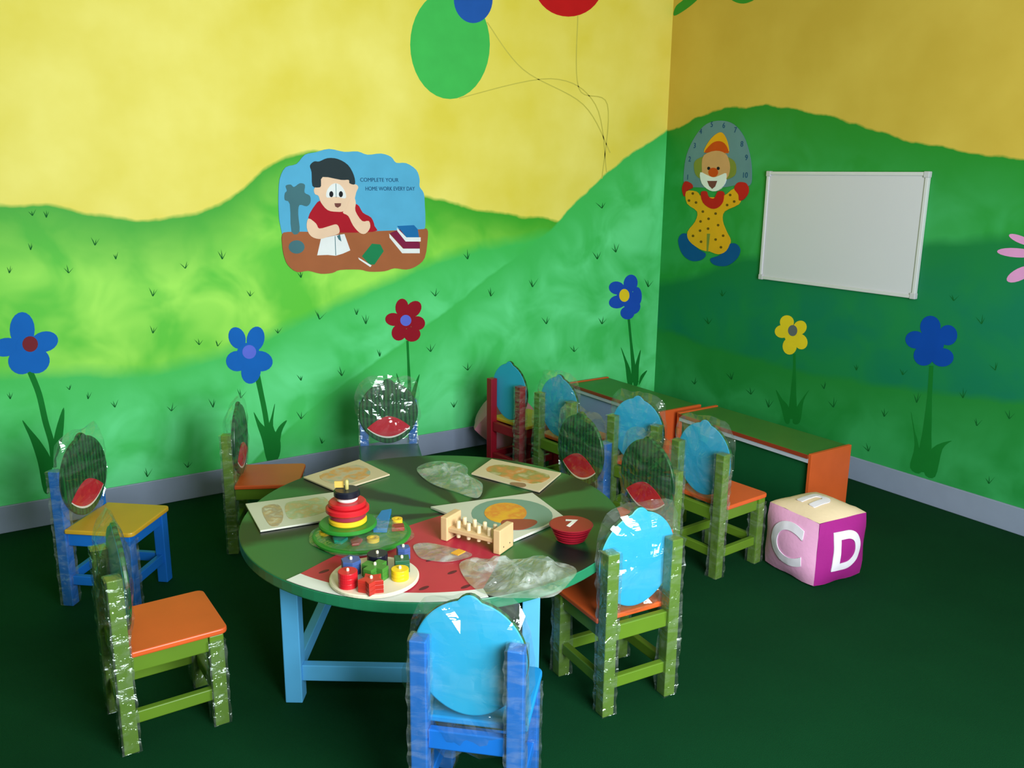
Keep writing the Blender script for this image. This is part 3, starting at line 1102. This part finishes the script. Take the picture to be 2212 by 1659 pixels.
make_chair(-2.978, -2.596, 0.69, 0.724, 'blue', 'cyan', 'nearest toddler chair, all blue and bagged in clear plastic', (1, 1, 1, 1), 8,
           bagargs=dict(x1=0.152, z0=0.20, z1=0.630, ear=0.03))
make_chair(-1.390, -1.885, 0.997, 0.07, 'olive', 'orange', 'olive toddler chair beside the letter cube, facing the low bench', (1, 1, 1, 1), 9)
make_chair(-1.360, -1.430, 0.968, 0.25, 'olive', 'orange', 'olive toddler chair third from the corner, facing the gap between benches', (1, 1, 0, 0), 10)
make_chair(-1.410, -0.930, 0.995, 0.10, 'olive', 'orange', 'olive toddler chair between the red chair and the third chair', (1, 1, 0, 0), 11)
make_chair(-1.448, -0.545, 0.99, 0.12, 'red', 'yellow', 'red toddler chair with yellow seat nearest the corner', (0, 1, 0, 0), 0)

# ================================================================ TABLE
TZ, TR_, TCX, TCY = 0.48, 0.615, -2.705, -1.865
tb = tag(empty('round_table', (TCX, TCY, 0)), 'round children\'s table painted as a cut watermelon on light blue legs', 'table')
m_tgreen = melon_material('table_melon', rgb(42, 100, 54), rgb(14, 24, 24), 9.0, (0.09, -0.04, 0))
m_tedge = paint('table_edge', rgb(36, 120, 84), 0.4)
m_tleg = paint('table_leg_blue', rgb(92, 176, 232), 0.45)
ring = [(TR_ * math.cos(2 * math.pi * k / 96), TR_ * math.sin(2 * math.pi * k / 96)) for k in range(96)]
MB().prism([(x, y, TZ - 0.035) for x, y in ring], [(x, y, TZ) for x, y in ring], 0, 0, 1).build('table_top', [m_tedge, m_tgreen], tb, 0.004)
top = [o for o in tb.children][0]
a0, a1 = math.atan2(-0.213, -0.577) % (2 * math.pi), math.atan2(-0.598, -0.16) % (2 * math.pi)
arc = lambda r, n=28: [(r * math.cos(a0 + (a1 - a0) * k / n), r * math.sin(a0 + (a1 - a0) * k / n)) for k in range(n + 1)]
rind_o, rind_i = arc(TR_ - 0.003), arc(TR_ - 0.052)


def lay(name, ring, z0, z1, mat, parent, bevel=0):
    return MB().prism([(x, y, z0) for x, y in ring], [(x, y, z1) for x, y in ring]).build(name, mat, parent, bevel)


m_tflesh = paint('table_flesh', rgb(186, 44, 66), 0.42)
m_trind = paint('table_rind', rgb(222, 222, 218), 0.42)
m_seed = paint('seed', rgb(92, 20, 40), 0.5)
lay('painted_rind', rind_o + rind_i[::-1], TZ - 0.001, TZ + 0.0010, m_trind, top)
flesh = rind_i[::-1] + smooth_line([rind_i[0], (-0.36, -0.12), (-0.12, -0.05), (0.09, -0.036), (0.10, -0.16), (0.03, -0.36), rind_i[-1]], 6)[1:-1]
lay('painted_flesh', flesh, TZ - 0.001, TZ + 0.0008, m_tflesh, top)
for (u, v) in ((977, 1237), (916, 1271), (1006, 1268), (930, 1210), (700, 1235), (1020, 1150), (1040, 1230), (860, 1160)):
    p = flat(u, v, TZ)
    lay('painted_seed', ellipse(p.x - TCX, p.y - TCY, 0.017, 0.007, 12, 0.2), TZ, TZ + 0.0013, m_seed, top)
legs = [Vector(q) for q in ((-3.213, -1.909, 0), (-2.625, -2.315, 0), (-2.216, -1.713, 0), (-2.81, -1.31, 0))]
ux = (legs[1] - legs[0]).normalized()
la = math.atan2(ux.y, ux.x)
rot = Matrix.Rotation(la, 3, 'Z')
for q in legs:
    MB().box((q.x - TCX, q.y - TCY, (TZ - 0.036) / 2), (0.052, 0.052, TZ - 0.036), rot).build('leg', m_tleg, tb, 0.003)
for i in range(4):
    p, q = legs[i], legs[(i + 1) % 4]
    mid = (p + q) / 2
    d = q - p
    r2 = Matrix.Rotation(math.atan2(d.y, d.x), 3, 'Z')
    MB().box((mid.x - TCX, mid.y - TCY, 0.095), (d.length - 0.050, 0.03, 0.052), r2).build('stretcher', m_tleg, tb, 0.003)
    MB().box((mid.x - TCX, mid.y - TCY, TZ - 0.036 - 0.028), (d.length - 0.050, 0.022, 0.05), r2).build('apron', m_tleg, tb, 0.003)


# ================================================================ THINGS ON THE TABLE
TOP = TZ + 0.0016          # things rest just above the painted layers


def quad_card(name, px, z, mat, label, cat, th=0.005, group=None):
    q = [flat(u, v, z + th) for u, v in px]
    c = sum(q, Vector()) / 4
    e = tag(empty(name, (c.x, c.y, z)), label, cat, group)
    r_ = [(p.x - c.x, p.y - c.y) for p in q]
    MB().prism([(x, y, 0.0) for x, y in r_], [(x, y, th) for x, y in r_]).build('card', mat, e, 0.001)
    return e, c


m_card = paint('card_stock', rgb(206, 204, 190), 0.5, 0.05)
m_card2 = paint('card_stock_warm', rgb(210, 190, 160), 0.5, 0.08)


def blotch(name, cols, scale=9.0, base=rgb(206, 204, 190)):
    """faded print: soft patches of several inks"""
    if name in _mats:
        return _mats[name]
    mt, t, b, N, L = nt(name)
    tc = N('ShaderNodeTexCoord')
    nz = N('ShaderNodeTexNoise')
    nz.inputs['Scale'].default_value = scale
    nz.inputs['Detail'].default_value = 3
    L(tc.outputs['Object'], nz.inputs['Vector'])
    rp_ = N('ShaderNodeValToRGB')
    els = rp_.color_ramp.elements
    els[0].position, els[0].color = 0.30, cols[0]
    els[1].position, els[1].color = 0.72, cols[-1]
    for i, c in enumerate(cols[1:-1]):
        e = els.new(0.30 + 0.42 * (i + 1) / (len(cols) - 1))
        e.color = c
    L(nz.outputs['Fac'], rp_.inputs['Fac'])
    L(rp_.outputs['Color'], b.inputs['Base Color'])
    b.inputs['Roughness'].default_value = 0.45
    _mats[name] = mt
    return mt


def print_on(parent, c, z, px, mat, name='print', t=0.0006, smooth=4):
    r_ = smooth_ring(px, smooth) if smooth else px
    q = [flat(u, v, TOP + z) for u, v in r_]
    MB().prism([(p.x - c.x, p.y - c.y, z - 0.0006) for p in q], [(p.x - c.x, p.y - c.y, z + t) for p in q]).build(name, mat, parent)


e, c = quad_card('picture_board', [(530, 1088), (562, 1146), (748, 1116), (727, 1062)], TOP, m_card, 'pale picture board with faded brown print at the left of the table', 'picture board', 0.006, 'picture boards on the table')
print_on(e, c, 0.006, [(566, 1098), (600, 1090), (612, 1112), (604, 1134), (582, 1134)], blotch('faded_brown', [rgb(206, 200, 180), rgb(190, 160, 120), rgb(170, 150, 130), rgb(206, 200, 180)], 30))
print_on(e, c, 0.006, [(618, 1088), (660, 1080), (700, 1074), (712, 1100), (660, 1118), (624, 1120)], blotch('faded_green', [rgb(204, 202, 184), rgb(176, 186, 150), rgb(204, 176, 130), rgb(204, 202, 184)], 26))
e, c = quad_card('picture_board', [(655, 1030), (726, 1060), (842, 1024), (776, 992)], TOP, m_card2, 'picture board in film lying behind the ring tower', 'picture board', 0.006, 'picture boards on the table')
print_on(e, c, 0.006, [(690, 1028), (735, 1048), (800, 1026), (770, 1004)], blotch('faded_mix', [rgb(160, 170, 150), rgb(200, 176, 150), rgb(214, 150, 80), rgb(150, 170, 160)], 18))
e, c = quad_card('picture_board', [(1018, 1022), (1165, 1061), (1212, 1021), (1062, 991)], TOP, m_card2, 'picture board with orange smears at the far right of the table', 'picture board', 0.006, 'picture boards on the table')
print_on(e, c, 0.006, [(1052, 1018), (1150, 1045), (1186, 1026), (1086, 1004)], blotch('faded_orange', [rgb(206, 186, 150), rgb(206, 130, 70), rgb(150, 140, 80), rgb(206, 190, 160)], 14))
print_on(e, c, 0.0066, [(1106, 1042), (1132, 1044), (1136, 1050), (1126, 1052), (1104, 1046)], paint('print_brown', rgb(150, 110, 84), 0.5))
e, c = quad_card('picture_board', [(930, 1094), (1110, 1166), (1222, 1118), (1150, 1064)], TOP, m_card, 'white picture board with a yellow and red oval print', 'picture board', 0.008, 'picture boards on the table')
print_on(e, c, 0.008, ellipse(1106, 1112, 88, 34, 28, R(2)), paint('print_grey_green', rgb(120, 150, 140), 0.4), 'print', 0.0005, 0)
print_on(e, c, 0.0086, ellipse(1092, 1108, 46, 22, 24), blotch('print_yellow', [rgb(230, 170, 40), rgb(224, 160, 50), rgb(220, 130, 50), rgb(224, 176, 60)], 20), 'print', 0.0006, 0)
print_on(e, c, 0.0086, [(1086, 1124), (1146, 1122), (1160, 1130), (1130, 1144), (1092, 1142)], paint('print_red', rgb(150, 60, 56), 0.4), 'print', 0.0008)

# round puzzle board in film with coloured pieces
pc = flat(782, 1150, TZ + 0.012)
pz = tag(empty('puzzle_board', (pc.x, pc.y, TOP)), 'round green puzzle board with coloured pieces under the ring tower', 'toy')
m_pgreen = paint('toy_green', rgb(44, 130, 44), 0.35)
m_yel = paint('toy_yellow', rgb(240, 190, 40), 0.35)
m_redt = paint('toy_red', rgb(206, 30, 42), 0.35)
m_blut = paint('toy_blue', rgb(30, 120, 190), 0.35)
m_teal = paint('toy_teal', rgb(20, 140, 120), 0.35)
m_bor = paint('toy_brown_red', rgb(150, 50, 40), 0.35)
m_blk = paint('toy_black', rgb(22, 24, 40), 0.3)
m_wht = paint('toy_white', rgb(232, 226, 222), 0.4)
MB().lathe([(0.146, 0), (0.150, 0.003), (0.150, 0.009), (0.146, 0.012)], n=56).build('board', m_pgreen, pz)


def ring_piece(u, v, ro, ri, h, mat, arc0=0, arc1=360, name='puzzle_piece', z=0.012, origin=None, parent=None):
    q = flat(u, v, TZ + z)
    n = 22
    closed = arc1 - arc0 >= 360
    mb = MB()
    for k in range(n):
        b0, b1 = R(arc0 + (arc1 - arc0) * k / n), R(arc0 + (arc1 - arc0) * (k + 1) / n)
        pts = [(ro * math.cos(b0), ro * math.sin(b0)), (ro * math.cos(b1), ro * math.sin(b1)), (ri * math.cos(b1), ri * math.sin(b1)), (ri * math.cos(b0), ri * math.sin(b0))]
        pts = [(x + q.x - origin.x, y + q.y - origin.y) for x, y in pts]
        mb.prism([(x, y, z) for x, y in pts], [(x, y, z + h) for x, y in pts])
    o = mb.build(name, mat, parent)
    bm = bmesh.new(); bm.from_mesh(o.data)
    bmesh.ops.remove_doubles(bm, verts=bm.verts, dist=1e-5)
    bm.to_mesh(o.data); bm.free()


ring_piece(806, 1170, 0.019, 0.010, 0.012, m_yel, origin=pc, parent=pz)
ring_piece(704, 1154, 0.020, 0.009, 0.010, m_yel, 150, 340, origin=pc, parent=pz)
ring_piece(858, 1130, 0.017, 0.006, 0.014, m_yel, origin=pc, parent=pz)


def poly_piece(px, h, mat, name='puzzle_piece', z=0.012):
    q = [flat(u, v, TZ + z) for u, v in px]
    MB().prism([(p.x - pc.x, p.y - pc.y, z) for p in q], [(p.x - pc.x, p.y - pc.y, z + h) for p in q]).build(name, mat, pz, 0.002)


poly_piece([(806, 1152), (836, 1152), (842, 1128), (846, 1108), (824, 1112), (812, 1130)], 0.014, m_blut)
poly_piece([(846, 1150), (874, 1148), (872, 1138), (846, 1140)], 0.012, m_bor)
poly_piece([(756, 1172), (772, 1164), (784, 1170), (776, 1180), (760, 1182)], 0.008, m_bor)
poly_piece([(718, 1166), (744, 1162), (752, 1168), (738, 1178), (722, 1176)], 0.010, m_teal)
mb = MB()
n, mth = 6, 48
vs_, fs_ = [], []
for i in range(n + 1):
    r_ = 0.02 + 0.137 * i / n
    for k in range(mth):
        a = 2 * math.pi * k / mth
        h = 0.030 - 0.028 * (i / n) ** 3 + 0.004 * noise.noise(Vector((r_ * 40, a * 4, 2)))
        rr_ = r_ + (0.014 * noise.noise(Vector((math.cos(a) * 2, math.sin(a) * 2, 9))) if i == n else 0)
        vs_.append((rr_ * math.cos(a), rr_ * math.sin(a), max(h, 0.002)))
for i in range(n):
    for k in range(mth):
        j = (k + 1) % mth
        fs_.append((i * mth + k, i * mth + j, (i + 1) * mth + j, (i + 1) * mth + k))
mb.add(vs_, fs_).build('plastic_film', m_film, pz)

# ring tower
TB = TOP + 0.031
tc_ = flat(752, 1136, TB)
tw = tag(empty('stacking_ring_tower', (tc_.x, tc_.y, TB)), 'stacking tower of green, yellow, red, white and black rings', 'toy')
zz = 0.0
for nm, r_, h, mt_ in (('ring', 0.088, 0.014, m_pgreen), ('ring', 0.058, 0.017, m_yel), ('ring', 0.056, 0.018, paint('toy_plum', rgb(150, 44, 64), 0.35)), ('ring', 0.066, 0.019, m_redt),
                       ('ring', 0.057, 0.016, m_redt), ('ring', 0.032, 0.014, m_wht), ('ring', 0.040, 0.022, m_blk)):
    MB().lathe([(r_ - 0.004, zz), (r_, zz + 0.004), (r_, zz + h - 0.004), (r_ - 0.004, zz + h)], n=40).build(nm, mt_, tw, 0, True)
    zz += h
for o in tw.children:
    o.data.set_sharp_from_angle(angle=R(35))
MB().lathe([(0.006, zz - 0.01), (0.006, zz + 0.026), (0.003, zz + 0.030)], n=14).build('rod', paint('toy_rod', rgb(196, 180, 110), 0.4), tw, 0, True)
MB().box((-0.016, 0.02, zz + 0.012), (0.028, 0.004, 0.020), Matrix.Rotation(R(-30), 3, 'Z')).build('paper_tag', paint('toy_tag', rgb(226, 184, 90), 0.5), tw)

# shape sorter
sc_ = flat(809, 1243, TZ + 0.012)
so = tag(empty('shape_sorter', (sc_.x, sc_.y, TOP)), 'cream round peg plate holding coloured shape blocks', 'toy')
MB().lathe([(0.116, 0), (0.122, 0.003), (0.122, 0.009), (0.119, 0.012)], n=56).build('plate', paint('toy_cream', rgb(238, 224, 200), 0.4), so)
m_peg = paint('toy_peg', rgb(240, 225, 200), 0.4)


def block(u, v, h, mat, shape, r_=0.022):
    q = flat(u, v, TZ + 0.012 + h)
    x, y = q.x - sc_.x, q.y - sc_.y
    if shape == 'round':
        ring = ellipse(x, y, r_, r_, 28)
    elif shape == 'star':
        ring = [(x + rr * math.cos(R(36 * k + 20)), y + rr * math.sin(R(36 * k + 20))) for k in range(10) for rr in [r_ * (1.25 if k % 2 == 0 else 0.72)]]
    elif shape == 'cross':
        w2, l2 = r_ * 0.45, r_ * 1.15
        ring = [(x + px * math.cos(0.5) - py * math.sin(0.5), y + px * math.sin(0.5) + py * math.cos(0.5)) for px, py in
                [(-w2, -l2), (w2, -l2), (w2, -w2), (l2, -w2), (l2, w2), (w2, w2), (w2, l2), (-w2, l2), (-w2, w2), (-l2, w2), (-l2, -w2), (-w2, -w2)]]
    elif shape == 'hex':
        ring = ellipse(x, y, r_ * 1.1, r_ * 1.1, 6, 0.3)
    else:
        ring = ellipse(x, y, r_ * 1.3, r_ * 1.3, 4, 0.4)
    nl = 3
    for k in range(nl):
        MB().prism([(px, py, 0.012 + h * k / nl) for px, py in ring], [(px, py, 0.012 + h * (k + 1) / nl) for px, py in ring]).build('block', mat, so, 0.0014)
    MB().lathe([(0.004, 0.012 + h), (0.004, 0.012 + h + 0.006), (0.002, 0.012 + h + 0.008)], (x, y, 0), 10).build('peg_tip', m_peg, so)


block(751, 1234, 0.044, m_redt, 'round', 0.026)
block(758, 1209, 0.040, paint('toy_slate_blue', rgb(66, 90, 150), 0.35), 'hex', 0.026)
block(802, 1250, 0.036, paint('toy_brick', rgb(196, 50, 40), 0.35), 'star', 0.029)
block(810, 1221, 0.036, paint('toy_leaf', rgb(70, 130, 50), 0.35), 'cross', 0.031)
block(815, 1196, 0.036, m_blk, 'round', 0.029)
block(864, 1229, 0.030, paint('toy_egg', rgb(246, 200, 30), 0.35), 'round', 0.024)
block(868, 1206, 0.036, paint('toy_dark_green', rgb(40, 96, 66), 0.35), 'square', 0.022)
block(871, 1182, 0.036, paint('toy_slate_blue', rgb(66, 90, 150), 0.35), 'hex', 0.019)

# hammer bench
E1, E2 = flat(968, 1158, TZ), flat(1094, 1190, TZ)
E1.z = E2.z = 0
md = (E1 + E2) / 2
dv = (E2 - E1)
hb = tag(empty('hammer_bench', (md.x, md.y, TOP), math.atan2(dv.y, dv.x)), 'plain wooden hammer bench with upright pegs', 'toy')
m_wood = paint('toy_wood', rgb(214, 176, 130), 0.5, 0.10, 24.0)
m_wood2 = paint('toy_wood_pale', rgb(232, 208, 170), 0.5, 0.06, 24.0)
BL = dv.length
for s in (-1, 1):
    MB().box((s * (BL / 2 - 0.011), 0, 0.038), (0.024, 0.080, 0.076)).build('end_block', m_wood, hb, 0.003)
MB().box((0, 0, 0.036), (BL - 0.044, 0.066, 0.014)).build('plank', m_wood, hb, 0.002)
for k in range(4):
    for s in (-1, 1):
        xx = -BL / 2 + 0.05 + k * (BL - 0.10) / 3
        MB().lathe([(0.006, 0.012 + 0.002 * k), (0.0065, 0.014 + 0.002 * k), (0.0065, 0.064), (0.005, 0.066)], (xx, s * 0.017, 0), 10).build('peg', m_wood2, hb)
for s in (-1, 1):
    MB().box((BL / 2 + 0.0002, s * 0.018, 0.018), (0.002, 0.004, 0.004)).build('screw', m_blk, hb)

# red number discs
dq = flat(1233, 1168, TZ)
m_disc = paint('disc_red', rgb(146, 22, 40), 0.35)
for k in range(6):
    r_ = 0.044 + 0.0042 * k
    d = MB().lathe([(r_ - 0.007, 0.0), (r_ - 0.004, 0.003), (r_ + 0.0025, 0.0072), (r_ - 0.001, 0.009)], n=40).build('number_disc', m_disc)
    d.location = (dq.x + 0.0012 * math.sin(k * 2.1), dq.y + 0.0012 * math.cos(k * 1.7), TOP + 0.0092 * k)
    if k < 5:
        tag(d, 'plain dark red disc stacked under the disc marked 7', 'disc', 'red discs stacked on the table')
    else:
        tag(d, 'top dark red disc with a white number 7', 'disc', 'red discs stacked on the table')
        me = text_mesh('7', 0.072, 0.0008, 0.0025)
        me.materials.clear(); me.materials.append(m_wht)
        o = link('number', me, d)
        o.location = (0, 0, 0.0092)
        o.rotation_euler = (0, 0, -YAW - R(4))


# crumpled clear bags
def crumpled(name, px, label, z=TOP, hgt=0.03, seed=1.0, nn=9, mat=None):
    ring = smooth_ring(px, 5)
    q = [flat(u, v, z + 0.004) for u, v in ring]
    c = sum(q, Vector()) / len(q)
    o = tag(empty(name, (c.x, c.y, z)), label, 'plastic bag')
    m_ = len(q)
    vs, fs = [], []
    for lay_ in (1, 0):
        for i in range(1, nn + 1):
            r_ = i / nn
            for p in q:
                x, y = (p.x - c.x) * r_, (p.y - c.y) * r_
                a = noise.noise(Vector((x * 17, y * 17, seed))) + 0.6 * noise.noise(Vector((x * 48, y * 48, seed + 5)))
                hh = hgt * (1 - r_ ** 3) * (0.55 + 0.75 * a) if lay_ else 0.0
                vs.append((x, y, 0.0022 + max(hh, 0.001) if lay_ else 0.0012))
    for lay_ in (0, 1):
        o0 = lay_ * nn * m_
        for i in range(nn - 1):
            for k in range(m_):
                j = (k + 1) % m_
                fs.append((o0 + i * m_ + k, o0 + i * m_ + j, o0 + (i + 1) * m_ + j, o0 + (i + 1) * m_ + k))
        fs.append(tuple(o0 + k for k in range(m_)))
    o1 = (nn - 1) * m_
    for k in range(m_):
        j = (k + 1) % m_
        fs.append((o1 + k, o1 + j, o1 + nn * m_ + j, o1 + nn * m_ + k))
    MB().add(vs, fs).build('film', mat or m_film3, o)
    return o, c


m_film3 = film('crumpled_film', haze=0.22, gloss=1.0, rough=0.07, bscale=16.0, bump=0.6)
crumpled('plastic_bag', [(900, 1012), (938, 996), (990, 999), (1010, 1010), (1012, 1026), (1042, 1044), (1032, 1074), (980, 1060), (930, 1042)], 'crumpled clear bag between the picture boards at the back of the table', seed=2.0)
o, c = crumpled('plastic_bag', [(893, 1178), (912, 1172), (940, 1174), (985, 1184), (1020, 1196), (1000, 1206), (960, 1212), (915, 1206), (900, 1196)], 'flat film strip with an orange tab behind the peg plate', hgt=0.012, seed=6.0)
q = flat(990, 1194, TZ + 0.016)
MB().box((q.x - c.x, q.y - c.y, 0.016), (0.034, 0.026, 0.003), Matrix.Rotation(R(20), 3, 'Z')).build('orange_tab', paint('tab_orange', rgb(226, 160, 50), 0.5), o)
crumpled('plastic_bag', [(992, 1218), (1030, 1206), (1092, 1208), (1160, 1206), (1225, 1218), (1246, 1232), (1232, 1254), (1196, 1286), (1130, 1290), (1064, 1286), (1016, 1262)], 'large crumpled clear bag at the front right edge of the table', hgt=0.04, seed=9.0, nn=11)


# ================================================================ BENCHES ALONG THE RIGHT WALL
m_bgreen = paint('bench_green', rgb(66, 120, 52), 0.4)
m_borange = paint('bench_orange', rgb(214, 92, 42), 0.4)
m_bedge = paint('bench_edge', rgb(150, 56, 34), 0.4)
m_bwhite = paint('bench_white', rgb(188, 190, 206), 0.4)
m_bdark = paint('bench_dark_green', rgb(16, 84, 46), 0.45)
m_bpale = paint('bench_pale_blue', rgb(146, 160, 206), 0.35)


def bench(x0, x1, y0, y1, h, label, panel):
    b_ = tag(empty('low_bench', ((x0 + x1) / 2, (y0 + y1) / 2, 0)), label, 'bench', 'low benches along the right wall')
    wx, wy = x1 - x0, y1 - y0
    MB().box((0.0, 0, h - 0.009), (wx, wy - 0.036, 0.018)).build('bench_top', m_bgreen, b_, 0.002)
    for s in (-1, 1):
        MB().box((0, s * (wy / 2 - 0.009), (h + 0.006) / 2), (wx, 0.018, h + 0.006)).build('end_panel', m_borange, b_, 0.002)
    MB().box((-wx / 2 - 0.003, 0, h - 0.009), (0.006, wy - 0.036, 0.018)).build('edge_strip', m_bedge, b_)
    MB().box((-wx / 2 + 0.009, 0, h - 0.029), (0.018, wy - 0.036, 0.022)).build('front_rail', m_bwhite, b_)
    MB().box((-wx / 2 + 0.03, 0, (h - 0.040) / 2), (0.012, wy - 0.036, h - 0.040)).build('front_panel', panel, b_)
    MB().box((wx / 2 - 0.006, 0, (h - 0.018) / 2), (0.012, wy - 0.036, h - 0.018)).build('back_panel', m_bdark, b_)


bench(-0.665, -0.365, -1.790, -0.900, 0.305, 'low green-topped bench with orange end nearer the letter cube', m_bdark)
bench(-0.750, -0.435, -0.855, -0.020, 0.305, 'low green-topped bench standing in the corner behind the chairs', m_bpale)


# ================================================================ SOFT LETTER CUBES
def soft_cube(name, loc, rz, s, cols, letters, label, rx=0.0):
    root = tag(empty(name, loc, rz), label, 'foam cube', 'soft letter cubes')
    if rx:
        ax_ = Vector((0.55, 0.83, 0)).normalized()
        qn = Matrix.Rotation(R(rx), 3, ax_) @ Matrix.Rotation(rz, 3, 'Z')
        root.rotation_euler = qn.to_euler()
        off = qn @ Vector((0, 0, s / 2))
        root.location = Vector(loc) - off
    n = 9
    axes = {'-x': (Vector((-1, 0, 0)), Vector((0, -1, 0)), Vector((0, 0, 1))), '+x': (Vector((1, 0, 0)), Vector((0, 1, 0)), Vector((0, 0, 1))),
            '-y': (Vector((0, -1, 0)), Vector((1, 0, 0)), Vector((0, 0, 1))), '+y': (Vector((0, 1, 0)), Vector((-1, 0, 0)), Vector((0, 0, 1))),
            '+z': (Vector((0, 0, 1)), Vector((1, 0, 0)), Vector((0, 1, 0))), '-z': (Vector((0, 0, -1)), Vector((1, 0, 0)), Vector((0, -1, 0)))}

    def shape(nrm, a, b2, e1, e2):
        # pillow face: bulged in the middle, edges drawn in towards the middle of each seam
        bul = 0.030 * (1 - a * a) * (1 - b2 * b2)
        p = (nrm * (1.0) + e1 * a + e2 * b2)
        pin = 1 - 0.045 * (max(0, 1 - abs(a)) * abs(b2) ** 6 + max(0, 1 - abs(b2)) * abs(a) ** 6)
        ln = p.length
        p = p * (s / 2) * pin
        cr = max(0.0, ln - 1.50)
        p *= 1 - 0.22 * cr
        p += nrm * (bul - (0.0 if nrm.z > -0.5 else bul))
        p += nrm * 0.0018 * noise.noise(p * 26)
        return p + Vector((0, 0, s / 2))
    for key, (nrm, e1, e2) in axes.items():
        vs, fs = [], []
        for i in range(n + 1):
            for j in range(n + 1):
                vs.append(shape(nrm, -1 + 2 * i / n, -1 + 2 * j / n, e1, e2))
        for i in range(n):
            for j in range(n):
                fs.append((i * (n + 1) + j, (i + 1) * (n + 1) + j, (i + 1) * (n + 1) + j + 1, i * (n + 1) + j + 1))
        me = MB().add(vs, fs).mesh('panel', cols[key])
        panel = link('panel', me, root, 0, True)
        if key in letters:
            body, size, tilt = letters[key]
            tm = text_mesh(body, size, 0.0015, 0.006, 4)
            tm.materials.clear(); tm.materials.append(m_letter)
            ct, st = math.cos(R(tilt)), math.sin(R(tilt))
            for v in tm.vertices:
                lx, ly = v.co.x * ct - v.co.y * st, v.co.x * st + v.co.y * ct
                v.co = shape(nrm, lx / (s / 2), ly / (s / 2), e1, e2) + nrm * (v.co.z + 0.0022)
            link('letter', tm, panel)
    return root


m_letter = paint('letter_white', rgb(236, 226, 240), 0.6)
m_cpink = paint('cube_pink', rgb(240, 170, 212), 0.75, 0.06, 8, 0.2, 60)
m_cpink2 = paint('cube_rose', rgb(226, 140, 170), 0.75, 0.06, 8, 0.2, 60)
m_cpeach = paint('cube_peach', rgb(236, 208, 176), 0.75, 0.05, 8, 0.2, 60)
m_cmag = paint('cube_magenta', rgb(160, 24, 128), 0.75, 0.06, 8, 0.2, 60)
soft_cube('letter_cube', (-1.108, -2.168, 0.002), R(-5), 0.275,
          {'-x': m_cpink, '+x': m_cpeach, '-y': m_cmag, '+y': m_cmag, '+z': m_cpeach, '-z': m_cpink},
          {'-x': ('C', 0.24, 0), '-y': ('D', 0.22, 0), '+z': ('n', 0.22, -90)}, 'soft cube with a white C on pink and D on magenta')
soft_cube('letter_cube', (-1.335, -0.205, 0.190), R(-33), 0.265,
          {k_: m_cpink2 for k_ in ('-x', '+x', '-y', '+y', '+z', '-z')}, {}, 'plain pink soft cube half hidden behind the red chair', 40)
